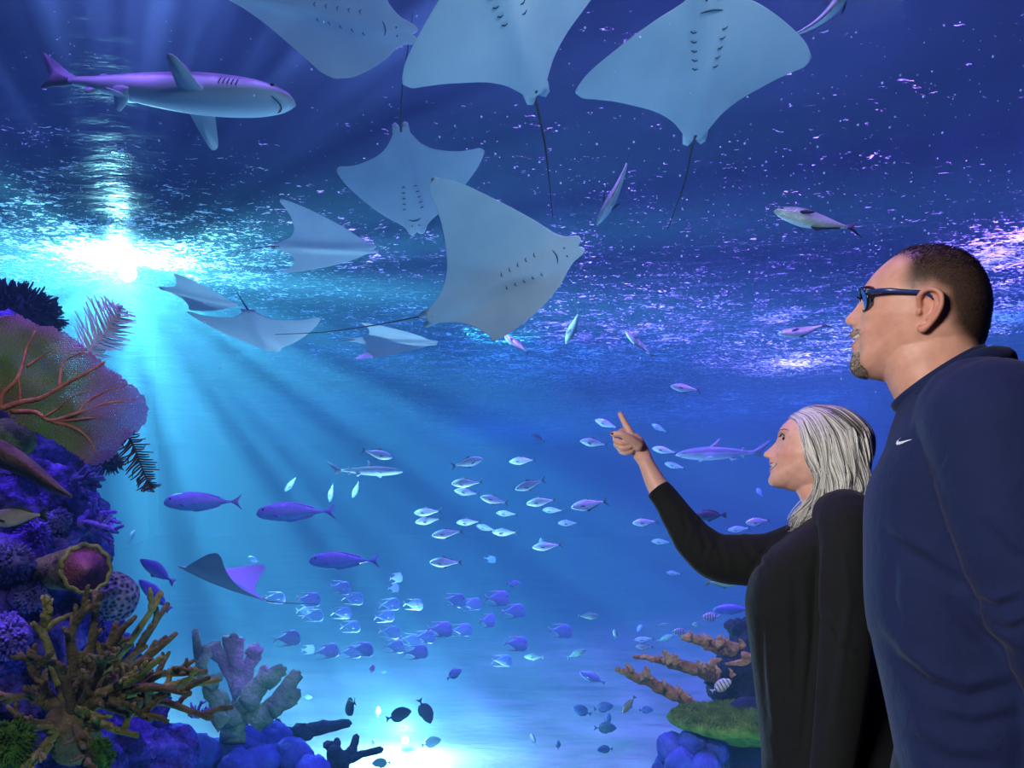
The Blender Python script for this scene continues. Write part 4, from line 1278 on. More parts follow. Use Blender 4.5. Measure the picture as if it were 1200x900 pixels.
def make_fish(kind, bend, small):
    name, shp, bm, fm, L = KINDS[kind]
    S = SHAPES[shp]
    bendf = lambda v: Vector((0.5 - v.x, v.y + bend * (max(0, v.x - 0.25)) ** 2, v.z))
    b = MB()
    rings = []
    x1 = S['top'][-1][0]
    nr = 12 if small else 22
    ns = 10 if small else 16
    for i in range(nr + 1):
        s = i / nr
        x = x1 * (s ** 1.5 if s < 0.999 else 1)
        zt, zb, w = interp(S['top'], x), interp(S['bot'], x), interp(S['wid'], x)
        if i == 0: zt, zb, w = lerp(zt, zb, .3), lerp(zt, zb, .7), w * .5
        zc, h = (zt + zb) / 2, (zt - zb) / 2
        rings.append([bendf(Vector((x, w * sin(2 * pi * k / ns), zc + h * cos(2 * pi * k / ns)))) for k in range(ns)])
    b.rings(rings)
    def plate(q, o, mi, th=0.008, M=None):
        i0 = len(q.v)
        fin_plate(q, smooth_outline(o), mi, th, M)
        for i in range(i0, len(q.v)): q.v[i] = bendf(q.v[i])
    px_, pz, pl, ph = S['pect']
    pw = interp(S['wid'], px_)
    def pect(q, s, mi):
        o = [(0, ph * .35), (pl * .6, ph * .2), (pl, -ph * .9), (pl * .55, -ph), (0, -ph * .35)]
        M = Matrix.Translation((px_, s * pw * .92, pz)) @ Matrix.Rotation(s * 0.5, 4, 'Z') @ Matrix.Rotation(-s * 0.5, 4, 'X')
        plate(q, o, mi, 0.006, M)
    ex, ez, er = S['eye']
    if small:
        plate(b, S['tail'], 1); plate(b, S['dorsal'], 1); plate(b, S['anal'], 1)
        return b.build(name, None, mats=[FM[bm], fm])
    r = empty(name)
    b.build('body', FM[bm], r)
    for part in ('tail', 'dorsal', 'anal'):
        q = MB(); plate(q, S[part], 0); q.build(part + '_fin', fm, r)
    for s in (-1, 1):
        q = MB(); pect(q, s, 0); q.build('pectoral_fin', fm, r)
        q = MB()
        ew = interp(S['wid'], ex)
        q.ball((ex, s * ew * 0.80, ez), (er, er * .7, er), 12)
        q.v = [bendf(v) for v in q.v]
        q.build('eye', M_EYE, r)
    return r

def fish(kind, px, py, lpx, ang, label, group=None, cat='fish', yaw=0.0, roll=0.0, bend=0.0, d=None, L=None):
    """a fish whose middle is at (px, py); ang = heading in the picture plane (0 = right, 180 = left, 90 = up)"""
    small = lpx < 17
    L = L or KINDS[kind][4]
    yw = radians(yaw)
    if d is None: d = F * L * max(0.3, abs(cos(yw))) / lpx
    if py > 601:
        dm = (CAMH - ZF - 0.22) * F / (py - 600)
        if d > dm: L *= dm / d; d = dm
    if py < 599:
        dm = (ZS - 0.2 - CAMH) * F / (600 - py)
        if d > dm: L *= dm / d; d = dm
    f = Vector((cos(radians(ang)) * cos(yw), sin(yw), sin(radians(ang)) * cos(yw)))
    z = Vector((0, 0, 1)) if abs(f.z) < 0.9 else Vector((1, 0, 0))
    u = (z - f * z.dot(f)).normalized()
    u = (Matrix.Rotation(radians(roll), 3, f) @ u)
    y = u.cross(f)
    c = P(px, py, d)
    key = (kind, round(bend, 2), small)
    if key not in PROTO:
        o = PROTO[key] = make_fish(kind, bend, small)
    else:
        o = copy_tree(PROTO[key])
    s = L / 1.04
    M = Matrix((f, y, u)).transposed().to_4x4() @ Matrix.Diagonal((s, s, s, 1))
    o.matrix_world = Matrix.Translation(c) @ M
    tag(o, label, cat, group)
    return o

ORD = ['first', 'second', 'third', 'fourth', 'fifth', 'sixth', 'seventh', 'eighth', 'ninth', 'tenth', 'eleventh', 'twelfth', 'thirteenth', 'fourteenth', 'fifteenth', 'sixteenth', 'seventeenth', 'eighteenth', 'nineteenth', 'twentieth',
       'twenty-first', 'twenty-second', 'twenty-third', 'twenty-fourth', 'twenty-fifth', 'twenty-sixth', 'twenty-seventh', 'twenty-eighth', 'twenty-ninth', 'thirtieth', 'thirty-first', 'thirty-second', 'thirty-third', 'thirty-fourth', 'thirty-fifth', 'thirty-sixth', 'thirty-seventh', 'thirty-eighth']
# four violet fish near the reef
fish('unicorn', 237, 588, 94, 180, 'violet blue unicornfish swimming nearest the reef, first of the three in line', 'violet unicornfish', d=4.6)
fish('unicorn', 346, 600, 97, 181, 'violet blue unicornfish with pale tail, middle one of the three in line', 'violet unicornfish', d=4.55)
fish('unicorn', 403, 657, 86, 180, 'violet blue unicornfish swimming lowest of the three, above the lookdown school', 'violet unicornfish', d=5.1)
# silver jacks under the surface
JK = [(548, 542, 38, 14), (612, 540, 32, 183), (547, 566, 38, 182), (621, 568, 38, 198), (547, 577, 30, 172), (579, 586, 34, 168), (634, 588, 36, 188), (594, 602, 26, 176), (648, 598, 26, 178), (666, 613, 26, 180), (501, 600, 34, 184), (502, 610, 32, 188),
      (549, 612, 30, 182), (570, 619, 26, 166), (524, 625, 38, 188), (592, 624, 32, 180), (641, 640, 36, 186), (522, 659, 40, 180), (690, 591, 44, 190), (756, 612, 32, 184), (775, 635, 24, 176), (888, 611, 32, 186), (866, 620, 26, 185),
      (442, 532, 38, -14), (803, 455, 36, 172), (711, 497, 30, 158), (696, 519, 34, 172), (773, 502, 22, 150), (779, 528, 30, 168), (791, 546, 26, 165), (893, 641, 30, 186), (790, 672, 20, 172)]
JK.sort()
for i, (x, y, l, a) in enumerate(JK):
    fish('jack', x, y, l, a, 'small silver jack below the surface, %s from the left of the loose school' % ORD[i], 'silver jacks below the surface', yaw=[0, 12, -14, 8][i % 4], roll=[0, 10, -12][i % 3])
# three pale ones diving steeply
for (x, y, a, bd, nm) in ((341, 567, 232, 0.0, 'nearest the big unicornfish'), (388, 577, 262, 0.3, 'in the middle of the trio'), (418, 573, 245, -0.9, 'with its body curled like a hook')):
    fish('jack', x, y, 24, a, 'pale silver jack diving steeply, the one %s' % nm, 'diving silver jacks', bend=bd)
# lookdowns
LK = [(322, 700, 26), (361, 702, 28), (366, 721, 27), (398, 688, 28), (413, 701, 26), (410, 734, 26), (336, 748, 32), (382, 763, 30), (361, 761, 13), (424, 760, 30), (410, 764, 28), (456, 708, 27), (484, 708, 25), (450, 722, 24), (456, 740, 28), (461, 757, 28), (481, 749, 27), (497, 746, 28), (487, 764, 30),
      (515, 737, 31), (540, 738, 28), (532, 703, 30), (552, 708, 26), (582, 701, 31), (601, 716, 31), (571, 727, 20), (604, 754, 31), (588, 774, 26), (656, 739, 30), (464, 677, 14), (461, 689, 12), (400, 718, 24), (357, 715, 24)]
LK.sort()
for i, (x, y, l) in enumerate(LK):
    fish('lookdown', x, y, l, [-3, 2, 5, -6][i % 4], 'pale blue lookdown fish hanging in the dense school, %s from the left' % ORD[i], 'lookdown school in mid tank', yaw=[0, 18, -15, 25, -8][i % 5] if l > 21 else 50)
# pompanos near the surface
fish('pompano', 722, 226, 76, 237, 'slim silver pompano pointing down beside the tail of the top ray', d=4.6, yaw=20, roll=60, bend=0.2)
fish('pompano', 972, 22, 92, 62, 'silver pompano swimming up out of view at the top edge', d=4.0, yaw=-30, roll=-50, bend=-0.9)
fish('pompano', 955, 258, 128, 172, 'large silver pompano with drooping tail above the forehead of the man', d=3.6, yaw=-10, roll=35, bend=0.0)
fish('pompano', 671, 384, 42, 248, 'green silver pompano pointing down below the head of the big ray', yaw=10, roll=40)
fish('pompano', 605, 403, 40, 140, 'slim white pompano just under the wing of the big ray', yaw=20, roll=50)
fish('pompano', 749, 403, 46, 135, 'slim pompano at the purple edge of the rippled surface', yaw=10, roll=55)
fish('pompano', 939, 389, 58, 184, 'white pompano in front of the bright splash beside the glasses', yaw=0, roll=40, bend=0.3)
# odd ones
fish('purpledark', 630, 513, 20, 150, 'dark purple fish alone above the school of jacks')
fish('purpledark', 832, 604, 40, 182, 'dark purple fish behind the raised black sleeve')
fish('snapper', 848, 682, 44, 2, 'pale green snapper just under the raised elbow')
fish('snapper', 690, 722, 26, 0, 'green snapper in clear water in front of the elkhorn branches')
fish('snapper', 626, 770, 24, 178, 'pale green fish beyond the end of the lookdown school')
fish('snapper', 676, 766, 25, 22, 'green fish rising below the round lookdown')
fish('white', 694, 794, 34, 157, 'white and violet fish above the bright sand')
fish('tang', 682, 833, 26, 160, 'slate blue surgeonfish touching the other one above the sand')
fish('tang', 707, 829, 25, 10, 'slate blue surgeonfish with head raised, right of its twin')
fish('tang', 712, 843, 17, 80, 'small blue fish standing upright over the dark surgeonfish')
fish('dark', 709, 853, 28, 0, 'dark round surgeonfish over the bright sand near the green table coral')
fish('tang', 709, 878, 20, 184, 'dark blue surgeonfish lowest over the sand')
fish('tang', 654, 873, 12, 90, 'tiny dark fish upright over the pale sand')
fish('dark', 625, 866, 15, 120, 'small dark fish over the bright sand, midway between the reefs', yaw=30)
fish('yellow', 737, 826, 26, 235, 'yellow green fish pointing down beside the green table coral')
fish('tang', 757, 832, 18, 0, 'blurred blue fish close to the edge of the green table coral')
fish('blue', 749, 737, 12, 60, 'tiny bright blue fish above the elkhorn branches')
fish('teal', 721, 743, 12, 100, 'tiny teal fish in front of the elkhorn branches')
fish('jack', 755, 749, 24, 184, 'pale blue fish over the tip of the upper elkhorn branch')
fish('brown', 755, 758, 22, 178, 'brownish fish under the pale blue one by the elkhorn branch')
fish('brown', 776, 732, 16, 10, 'pinkish small fish high above the elkhorn coral')
fish('snapper', 780, 748, 22, 20, 'green fish beside the striped fish on the elkhorn coral')
fish('sergeant', 798, 741, 20, 175, 'black and white striped fish over the upper elkhorn branch')
fish('sergeant', 833, 723, 22, 182, 'black and white striped fish near the black blouse')
fish('sergeant', 845, 804, 28, 30, 'striped fish in front of the dark rock on the green table', d=4.75, L=0.15)
fish('teal', 817, 732, 12, 170, 'tiny green fish between the two striped fish')
fish('unicorn', 860, 714, 48, 182, 'long purple fish half hidden by the black blouse', d=7.5, L=0.40)
fish('magenta', 436, 784, 12, 75, 'bright magenta little fish under the lookdown school')
fish('teal', 449, 788, 9, 10, 'tiny pale green fish beside the magenta one')
fish('blue', 532, 790, 22, 35, 'blue fish rising above the glowing sand')
fish('dark', 505, 870, 26, 18, 'dark green surgeonfish just above the white glow on the sand')
fish('dark', 498, 833, 34, 296, 'dark surgeonfish head down above the glow')
fish('dark', 467, 838, 30, 12, 'deep dark surgeonfish in front of the glow', yaw=30)
fish('dark', 411, 828, 28, 228, 'slender dark fish diving by the branch coral', yaw=50)
fish('blue', 443, 834, 14, 85, 'faint blue fish between the dark ones')
fish('dark', 447, 894, 24, 182, 'dark fish at the lower edge of the glow')
fish('teal', 437, 870, 9, 90, 'tiny dark fish near the branch coral tip')
fish('purpledark', 154, 629, 17, 80, 'dark triangular fish beside the purple finger coral', yaw=40)
fish('violet', 184, 669, 32, 145, 'violet fish with white belly near the brain coral', d=4.8)
fish('violet', 181, 697, 46, 135, 'larger violet fish behind the tip of the brown coral', d=4.6)
fish('blue', 297, 656, 15, 150, 'small blue fish over the back of the low ray')
fish('teal', 360, 817, 12, 0, 'tiny teal fish over the blue boulders')
fish('brown', 18, 606, 60, 185, 'brown fish resting against the purple rock', d=2.95)
fish('blue', 890, 577, 12, 120, 'small pale fish below the chin of the woman')
fish('blue', 602, 684, 18, 0, 'small blue fish over the lookdown school')
fish('lookdown', 574, 655, 16, -10, 'faint violet lookdown apart from the school, under the jacks')
fish('blue', 634, 636, 12, 90, 'tiny violet fish beside the lowest jack')

# ================================================================ rays
def ray_skin(name, col, dk):
    t = NT(name)
    tc = t.n('TexCoord')
    c = t.ramp(t.noise(tc.outputs['Object'], 3.5, 4), [(0.3, dk[:3]), (0.7, col[:3])])
    return t.done(t.bsdf(c, 0.5, t.bump(t.noise(tc.outputs['Object'], 40, 3), 0.08, 0.01), 0.35))
M_RBELLY = ray_skin('ray_white_belly', S_(232, 236, 238), S_(205, 214, 220))
M_RBACK = ray_skin('ray_grey_back', S_(96, 92, 104), S_(74, 72, 84))
M_RVIO = ray_skin('ray_violet_back', S_(150, 140, 190), S_(120, 112, 160))
M_RSLATE = ray_skin('ray_slate_belly', S_(120, 136, 156), S_(96, 112, 136))
M_RMARK = simple('ray_gill_mark', S_(70, 84, 104), 0.7)
LEAD = [(0, .445), (.03, .462), (.08, .468), (.12, .45), (.145, .41), (.18, .38), (.24, .345), (.40, .27), (.60, .15), (.80, .005), (.92, -.10), (1.0, -.20)]
TRAIL = [(0, -.44), (.05, -.44), (.09, -.415), (.13, -.375), (.22, -.305), (.36, -.25), (.52, -.225), (.70, -.215), (.85, -.225), (.95, -.235), (1.0, -.215)]
def make_ray(name, nose, tailb, tipR, tipL, label, tail_pts, group='cownose rays', marks=True, mats=None):
    n_, tb, r_, l_ = [P(*q) for q in (nose, tailb, tipR, tipL)]
    C = n_.lerp(tb, 0.5)
    Fv = (n_ - tb) / 0.91
    C = C - Fv * 0.015
    ty = -0.205
    R_, L_ = r_ - C - Fv * ty, l_ - C - Fv * ty
    A, B = (R_ - L_) / 2, (R_ + L_) / 2
    N_ = A.cross(Fv).normalized()
    span = A.length
    root = empty(name, C)
    to = lambda x, y, z: (A * x + B * (abs(x) ** 1.8) + Fv * y + N_ * z)
    NS, NC = 46, 22
    vs, fs, mi = [], [], []
    grid = {}
    for side in (0, 1):
        for i in range(-NS, NS + 1):
            s = abs(i) / NS
            s = s ** 1.15
            x = s * (1 if i >= 0 else -1)
            ld, tr = interp(LEAD, s), interp(TRAIL, s)
            for j in range(NC + 1):
                c = j / NC
                cc = 0.5 - 0.5 * cos(pi * c)
                y = lerp(ld, tr, cc)
                th = span * (0.135 * exp(-(s / 0.13) ** 2) + 0.075 * (1 - s) ** 1.5 + 0.006) * (sin(pi * min(1, cc * 0.97 + 0.015)) ** 0.7) * (1 - 0.35 * cc)
                z = th * (0.62 if side == 0 else -0.38)
                if j in (0, NC) or abs(i) == NS: z = 0
                if side == 1 and (j in (0, NC) or abs(i) == NS):
                    grid[(1, i, j)] = grid[(0, i, j)]; continue
                grid[(side, i, j)] = len(vs)
                vs.append(to(x, y, z))
    for side in (0, 1):
        for i in range(-NS, NS):
            for j in range(NC):
                q = [grid[(side, i, j)], grid[(side, i + 1, j)], grid[(side, i + 1, j + 1)], grid[(side, i, j + 1)]]
                if len(set(q)) < 4: q = list(dict.fromkeys(q))
                if len(q) < 3: continue
                fs.append(tuple(reversed(q)) if side == 0 else tuple(q)); mi.append(side)
    b = MB(); b.v = vs; b.f = fs; b.m = mi
    b.build('body', None, root, mats=mats or [M_RBACK, M_RBELLY])
    # belly height for marks
    def bz(s, y):
        ld, tr = interp(LEAD, s), interp(TRAIL, s)
        cc = (ld - y) / (ld - tr)
        th = span * (0.135 * exp(-(s / 0.13) ** 2) + 0.075 * (1 - s) ** 1.5 + 0.006) * (sin(pi * min(1, cc * 0.97 + 0.015)) ** 0.7) * (1 - 0.35 * cc)
        return -0.38 * th - span * 0.002
    if marks:
        for sx in (-1, 1):
            for k in range(5):
                q = MB()
                y0 = .215 - k * .048; x0 = .125 - k * .010
                q.tube([to(sx * (x0 + e * .028), y0 + e * e * .01, bz(x0 + e * .028, y0)) for e in (-.8, 0, .8)], [span * .0035, span * .006, span * .0035], 6)
                q.build('gill_slit', M_RMARK, root)
        q = MB()
        q.tube([to(e * .085, .315 + .012 * (1 - e * e), bz(abs(e) * .085, .32)) for e in (-1, -.6, -.2, .2, .6, 1)], [span * .003, span * .006, span * .007, span * .007, span * .006, span * .003], 6)
        q.build('mouth', M_RMARK, root)
        for sx in (-1, 1):
            q = MB(); q.ball(to(sx * .05, .375, bz(.05, .375) * 0.9), span * .011, 8); q.build('nostril', M_RMARK, root)
    for sx in (-1, 1):
        q = MB()
        o = [(.0, -.35), (.085, -.35), (.115, -.40), (.105, -.46), (.06, -.475), (.02, -.45)]
        n = len(o)
        up = [to(sx * x, y, span * .006 - (0.0 if y > -.4 else span * .004)) for x, y in o]; dn = [to(sx * x, y, -span * .012 + (0.0 if y > -.4 else span * .008)) for x, y in o]
        fz = [tuple(range(n)), tuple(reversed(range(n, 2 * n)))] + [(i, n + i, n + (i + 1) % n, (i + 1) % n) for i in range(n)]
        q.add(up + dn, fz)
        q.build('pelvic_fin', M_RBELLY, root)
    tp = [P(*p) - C for p in tail_pts]
    p0 = to(0, -.40, 0)
    path, rad = smooth_path([p0] + tp, [span * .022] + [span * lerp(.013, .004, i / max(1, len(tp) - 1)) for i in range(len(tp))], 8)
    q = MB(); q.tube(path, rad, 8); q.build('tail', M_RBACK, root)
    for sx in (-1, 1):
        q = MB(); q.ball(to(sx * .118, .40, span * .012), span * .018, 10); q.build('eye', M_EYE, root)
    tag(root, label, 'ray', group)
    return root

make_ray('cownose_ray', (566, -88, 3.05), (630, 112, 3.7), (471, 97, 3.45), (742, -70, 3.35), 'large pale ray at the top edge with its long tail hanging down', [(628, 118, 3.72), (638, 165, 3.85), (644, 215, 3.95), (648, 258, 4.05)])
make_ray('cownose_ray', (838, -28, 3.15), (814, 164, 3.85), (674, 107, 3.6), (951, 68, 3.55), 'large pale ray at the top above the empty purple water', [(811, 172, 3.88), (802, 215, 4.0), (782, 270, 4.15)])
make_ray('cownose_ray', (490, 42, 4.2), (238, -22, 4.0), (352, -130, 3.6), (392, 92, 4.3), 'pale ray half out of view beside the shark', [(225, -28, 4.0), (180, -40, 4.0)])
make_ray('cownose_ray', (489, 275, 5.2), (469, 148, 4.65), (568, 178, 4.8), (394, 201, 4.8), 'blue ray head down behind the wing of the big ray', [(470, 135, 4.6), (472, 100, 4.5), (485, 10, 4.4)])
make_ray('cownose_ray', (441, 292, 6.4), (322, 288, 6.2), (330, 233, 5.9), (332, 320, 6.4), 'hazy blue ray tucked behind the head down ray', [(305, 290, 6.2), (260, 300, 6.2)], marks=False)
make_ray('cownose_ray', (683, 286, 3.75), (500, 374, 3.95), (508, 208, 3.55), (586, 397, 3.75), 'biggest ray in the centre with wings spread and head towards the man', [(494, 371, 3.98), (440, 381, 4.1), (380, 389, 4.2), (322, 392, 4.3)])
make_ray('cownose_ray', (320, 412, 6.0), (291, 364, 5.6), (376, 373, 5.8), (219, 366, 5.8), 'dark blue ray with lifted wing tips near the bright lamp', [(286, 356, 5.6), (276, 340, 5.6)], marks=False)
make_ray('cownose_ray', (280, 358, 6.9), (190, 338, 6.8), (205, 320, 6.5), (225, 364, 6.9), 'faint ray in the glare of the bright lamp', [(182, 336, 6.8), (168, 332, 6.8)], marks=False)
make_ray('cownose_ray', (513, 402, 7.0), (412, 398, 7.0), (425, 378, 6.7), (418, 421, 7.0), 'faint ray under the tail of the biggest ray', [(400, 398, 7.0), (378, 397, 7.0)], marks=False)
make_ray('spotted_ray', (211, 664, 5.6), (310, 703, 5.8), (309, 662, 6.1), (254, 648, 5.3), 'violet grey ray gliding low with one wing raised above the branching coral', [(318, 705, 5.8), (345, 707, 5.85), (376, 708, 5.9)], group=None, marks=False, mats=[M_RVIO, M_RSLATE])

# ================================================================ sharks
M_SBODY = NT('shark_skin')
_tc = M_SBODY.n('TexCoord'); _sp = M_SBODY.n('SeparateXYZ'); M_SBODY.link(_tc.outputs['Object'], _sp.inputs[0])
_z = M_SBODY.math('ADD', _sp.outputs[2], M_SBODY.math('MULTIPLY', M_SBODY.noise(_tc.outputs['Object'], 12, 3), 0.02))
_c = M_SBODY.ramp(_z, [(0.008, S_(222, 230, 232)[:3]), (0.024, S_(120, 120, 136)[:3])])
M_SBODY = M_SBODY.done(M_SBODY.bsdf(_c, 0.5, None, 0.35))
M_SFIN = simple('shark_fin', S_(190, 202, 208), 0.5, var=0.1)
M_SDORS = simple('shark_dorsal_fin', S_(118, 116, 134), 0.5, var=0.1)
M_STIP = simple('shark_black_tip', S_(50, 48, 60), 0.5)
def make_shark(nose, tail, up, label, curve=0.0):
    n_, t_ = P(*nose), P(*tail)
    f = (n_ - t_); L = f.length; f.normalize()
    u = Vector(up); u = (u - f * u.dot(f)).normalized()
    y = u.cross(f)
    root = empty('reef_shark')
    bd = lambda v: Vector((0.5 - v.x, v.y, v.z + curve * (v.x - 0.45) ** 2))
    TOP = [(0, .0), (.02, .018), (.08, .040), (.2, .060), (.35, .068), (.55, .052), (.72, .026), (.80, .017)]
    BOT = [(0, -.004), (.02, -.015), (.08, -.033), (.2, -.052), (.35, -.060), (.55, -.045), (.72, -.020), (.80, -.014)]
    WID = [(0, .010), (.02, .024), (.06, .040), (.14, .053), (.3, .056), (.5, .042), (.7, .019), (.80, .010)]
    b = MB(); rings = []
    for i in range(31):
        x = .80 * (i / 30) ** 1.4
        zt, zb, w = interp(TOP, x), interp(BOT, x), interp(WID, x)
        zc, h = (zt + zb) / 2, (zt - zb) / 2
        rings.append([bd(Vector((x, w * sin(2 * pi * k / 24), zc + h * cos(2 * pi * k / 24)))) for k in range(24)])
    b.rings(rings); b.build('body', M_SBODY, root)
    def part(name, o, mat, M=None, th=.010):
        q = MB(); fin_plate(q, smooth_outline(o), 0, th, M); q.v = [bd(v) for v in q.v]; return q.build(name, mat, root)
    part('dorsal_fin', [(.33, .055), (.40, .10), (.47, .155), (.455, .105), (.455, .055), (.40, .045)], M_SDORS)
    part('second_dorsal_fin', [(.66, .028), (.70, .055), (.715, .045), (.715, .02)], M_SDORS)
    part('anal_fin', [(.66, -.022), (.70, -.055), (.72, -.04), (.715, -.015)], M_SFIN)
    part('caudal_fin', [(.775, .016), (.82, .030), (.90, .075), (1.0, .125), (.985, .10), (.94, .055), (.90, .020), (.875, -.01), (.885, -.06), (.84, -.035), (.775, -.014)], M_SDORS)
    for s in (-1, 1):
        M = Matrix.Translation((.25, s * .046, -.026)) @ Matrix.Rotation(s * (pi / 2 + 0.12), 4, 'X')
        part('pectoral_fin', [(0, 0), (.015, .08), (.045, .19), (.075, .20), (.092, .14), (.112, .04), (.115, 0)], M_SFIN, M)
        M = Matrix.Translation((.53, s * .026, -.032)) @ Matrix.Rotation(s * (pi / 2 + 0.5), 4, 'X')
        part('pelvic_fin', [(0, 0), (.02, .04), (.06, .075), (.075, .06), (.07, .02), (.065, 0)], M_SFIN, M)
        q = MB(); q.ball((.065, s * .040, .012), (.006, .004, .006), 10); q.v = [bd(v) for v in q.v]; q.build('eye', M_EYE, root)
        for k in range(5):
            q = MB(); x = .165 + k * .014
            q.tube([Vector((x, s * (interp(WID, x) * sqrt(1 - e * e) + .0005), e * .045)) for e in (-.35, 0, .35)], .0015, 5); q.v = [bd(v) for v in q.v]; q.build('gill_slit', M_RMARK, root)
    q = MB()
    q.tube([bd(Vector((.06 - .028 * (1 - e * e), e * .028, interp(BOT, .05) * sqrt(max(0.05, 1 - (e * .028 / interp(WID, .05)) ** 2)) - .001))) for e in (-1, -.6, -.2, .2, .6, 1)], [.001, .0018, .002, .002, .0018, .001], 6)
    q.build('mouth', M_RMARK, root)
    root.matrix_world = Matrix.Translation(n_.lerp(t_, 0.5)) @ Matrix((f, y, u)).transposed().to_4x4() @ Matrix.Diagonal((L, L, L, 1))
    tag(root, label, 'shark')
    return root
make_shark((344, 122, 3.75), (22, 90, 4.15), (0.0, 0.52, 0.85), 'reef shark seen from below at the top with fins spread', 0.05)
make_shark((792, 533, 9.5), (905, 530, 9.8), (0, 0.1, 1), 'hazy pale shark far behind the pointing hand')
make_shark((472, 553, 8.7), (382, 551, 8.7), (0, 0.2, 1), 'faint shark under the ripples above the unicornfish')
# ================================================================ reefs
def rock_mat(name, cols, scale=6.0, bump=0.8, rough=0.9, vor=True):
    t = NT(name)
    v = t.coord('Object')
    n1 = t.noise(v, scale, 6, 0.65)
    k = len(cols)
    c = t.ramp(n1, [(0.28 + 0.44 * i / (k - 1), c_[:3]) for i, c_ in enumerate(cols)])
    h = t.noise(v, scale * 5, 6, 0.7)
    if vor:
        vr = t.n('TexVoronoi', Scale=scale * 7); t.link(v, vr.inputs['Vector'])
        h = t.math('ADD', h, t.math('MULTIPLY', vr.outputs[0], 0.5))
    return t.done(t.bsdf(c, rough, t.bump(h, bump, 0.03), 0.2))
M_PROCK = rock_mat('violet_lit_rock', [S_(16, 14, 36), S_(48, 38, 104), S_(104, 82, 205), S_(150, 130, 238)], 7.0, 1.0)  # violet lamp light and dark crevices put into the rock colours
M_DROCK = rock_mat('dark_reef_rock', [S_(16, 18, 30), S_(34, 36, 58), S_(52, 50, 84)], 4.0, 0.9)
M_BROCK = rock_mat('blue_boulder', [S_(36, 48, 120), S_(66, 84, 180), S_(92, 110, 205)], 5.0, 0.5)
M_STAG = rock_mat('brown_branch_coral', [S_(66, 58, 36), S_(108, 94, 58), S_(148, 130, 84)], 9.0, 0.5)
M_STAGTIP = rock_mat('yellow_green_tip', [S_(96, 92, 44), S_(136, 132, 66), S_(168, 160, 96)], 12.0, 0.4)
M_ELK = rock_mat('brown_elkhorn', [S_(104, 76, 46), S_(156, 118, 76), S_(202, 170, 124)], 6.0, 0.7)
M_ELKTIP = rock_mat('tan_elkhorn_edge', [S_(128, 96, 62), S_(178, 142, 100), S_(214, 188, 148)], 8.0, 0.6)
M_ELKP = rock_mat('pale_elkhorn', [S_(130, 120, 150), S_(178, 160, 182), S_(205, 190, 200)], 6.0, 0.6)
M_ELKG = rock_mat('green_elkhorn', [S_(84, 116, 96), S_(128, 166, 130), S_(165, 196, 160)], 6.0, 0.6)
M_ELKD = rock_mat('dark_branch', [S_(20, 34, 52), S_(34, 52, 76), S_(52, 74, 98)], 6.0, 0.7)
M_TURF = rock_mat('green_algae_turf', [S_(58, 84, 24), S_(104, 142, 44), S_(140, 176, 76)], 14.0, 0.8)
M_MOSS = rock_mat('bright_moss', [S_(40, 70, 14), S_(86, 128, 26), S_(128, 160, 50)], 12.0, 0.8)
M_GREENB = rock_mat('green_brain_coral', [S_(62, 78, 48), S_(96, 116, 72), S_(118, 136, 90)], 30.0, 0.8)
M_PLATE = rock_mat('maroon_plate_sponge', [S_(52, 38, 44), S_(86, 62, 64), S_(112, 84, 82)], 10.0, 0.4)
M_TUBE = rock_mat('olive_tube_sponge', [S_(80, 76, 52), S_(122, 116, 80), S_(150, 146, 104)], 14.0, 0.6)
M_TUBEIN = rock_mat('pink_sponge_lining', [S_(110, 54, 84), S_(158, 84, 116), S_(178, 110, 136)], 14.0, 0.5)
M_DARKSOFT = simple('dark_soft_coral', S_(22, 34, 52), 0.9, var=0.4, scale=30)
M_FINGER = rock_mat('violet_finger_coral', [S_(66, 54, 128), S_(112, 92, 196), S_(150, 130, 222)], 14.0, 0.5)
M_FINGERD = rock_mat('grey_violet_finger_coral', [S_(50, 46, 92), S_(88, 80, 150), S_(120, 112, 180)], 14.0, 0.5)
M_VEIN = rock_mat('orange_vein', [S_(120, 66, 46), S_(164, 98, 74), S_(190, 126, 98)], 20.0, 0.3)
M_FEATH = simple('backlit_violet_feather', S_(186, 178, 214), 0.7, var=0.2, scale=12)  # paleness is the lamp's backlight put into the feather colour
M_FEATHD = simple('dark_purple_feather', S_(52, 32, 60), 0.7, var=0.3, scale=12)
t = NT('spotted_brain_coral')
v = t.coord('Object')
vr = t.n('TexVoronoi', Scale=46.0); t.link(v, vr.inputs['Vector'])
cc = t.ramp(vr.outputs[0], [(0.25, S_(30, 30, 52)[:3]), (0.5, S_(112, 104, 132)[:3]), (0.8, S_(140, 130, 150)[:3])])
M_BRAIN = t.done(t.bsdf(cc, 0.8, t.bump(vr.outputs[0], 0.9, 0.02), 0.2))
t = NT('sea_fan_net')
v = t.coord('Object')
gr = t.n('VectorMath', operation='LENGTH'); t.link(v, gr.inputs[0])
mrn = t.math('ADD', gr.outputs['Value'], t.math('MULTIPLY', t.noise(v, 9, 4), 0.16))
cc = t.ramp(mrn, [(0.12, S_(110, 92, 48)[:3]), (0.27, S_(88, 116, 52)[:3]), (0.38, S_(108, 108, 72)[:3]), (0.47, S_(136, 92, 130)[:3]), (0.58, S_(150, 100, 200)[:3])])
M_FAN = t.done(t.bsdf(cc, 0.8, None, 0.2))

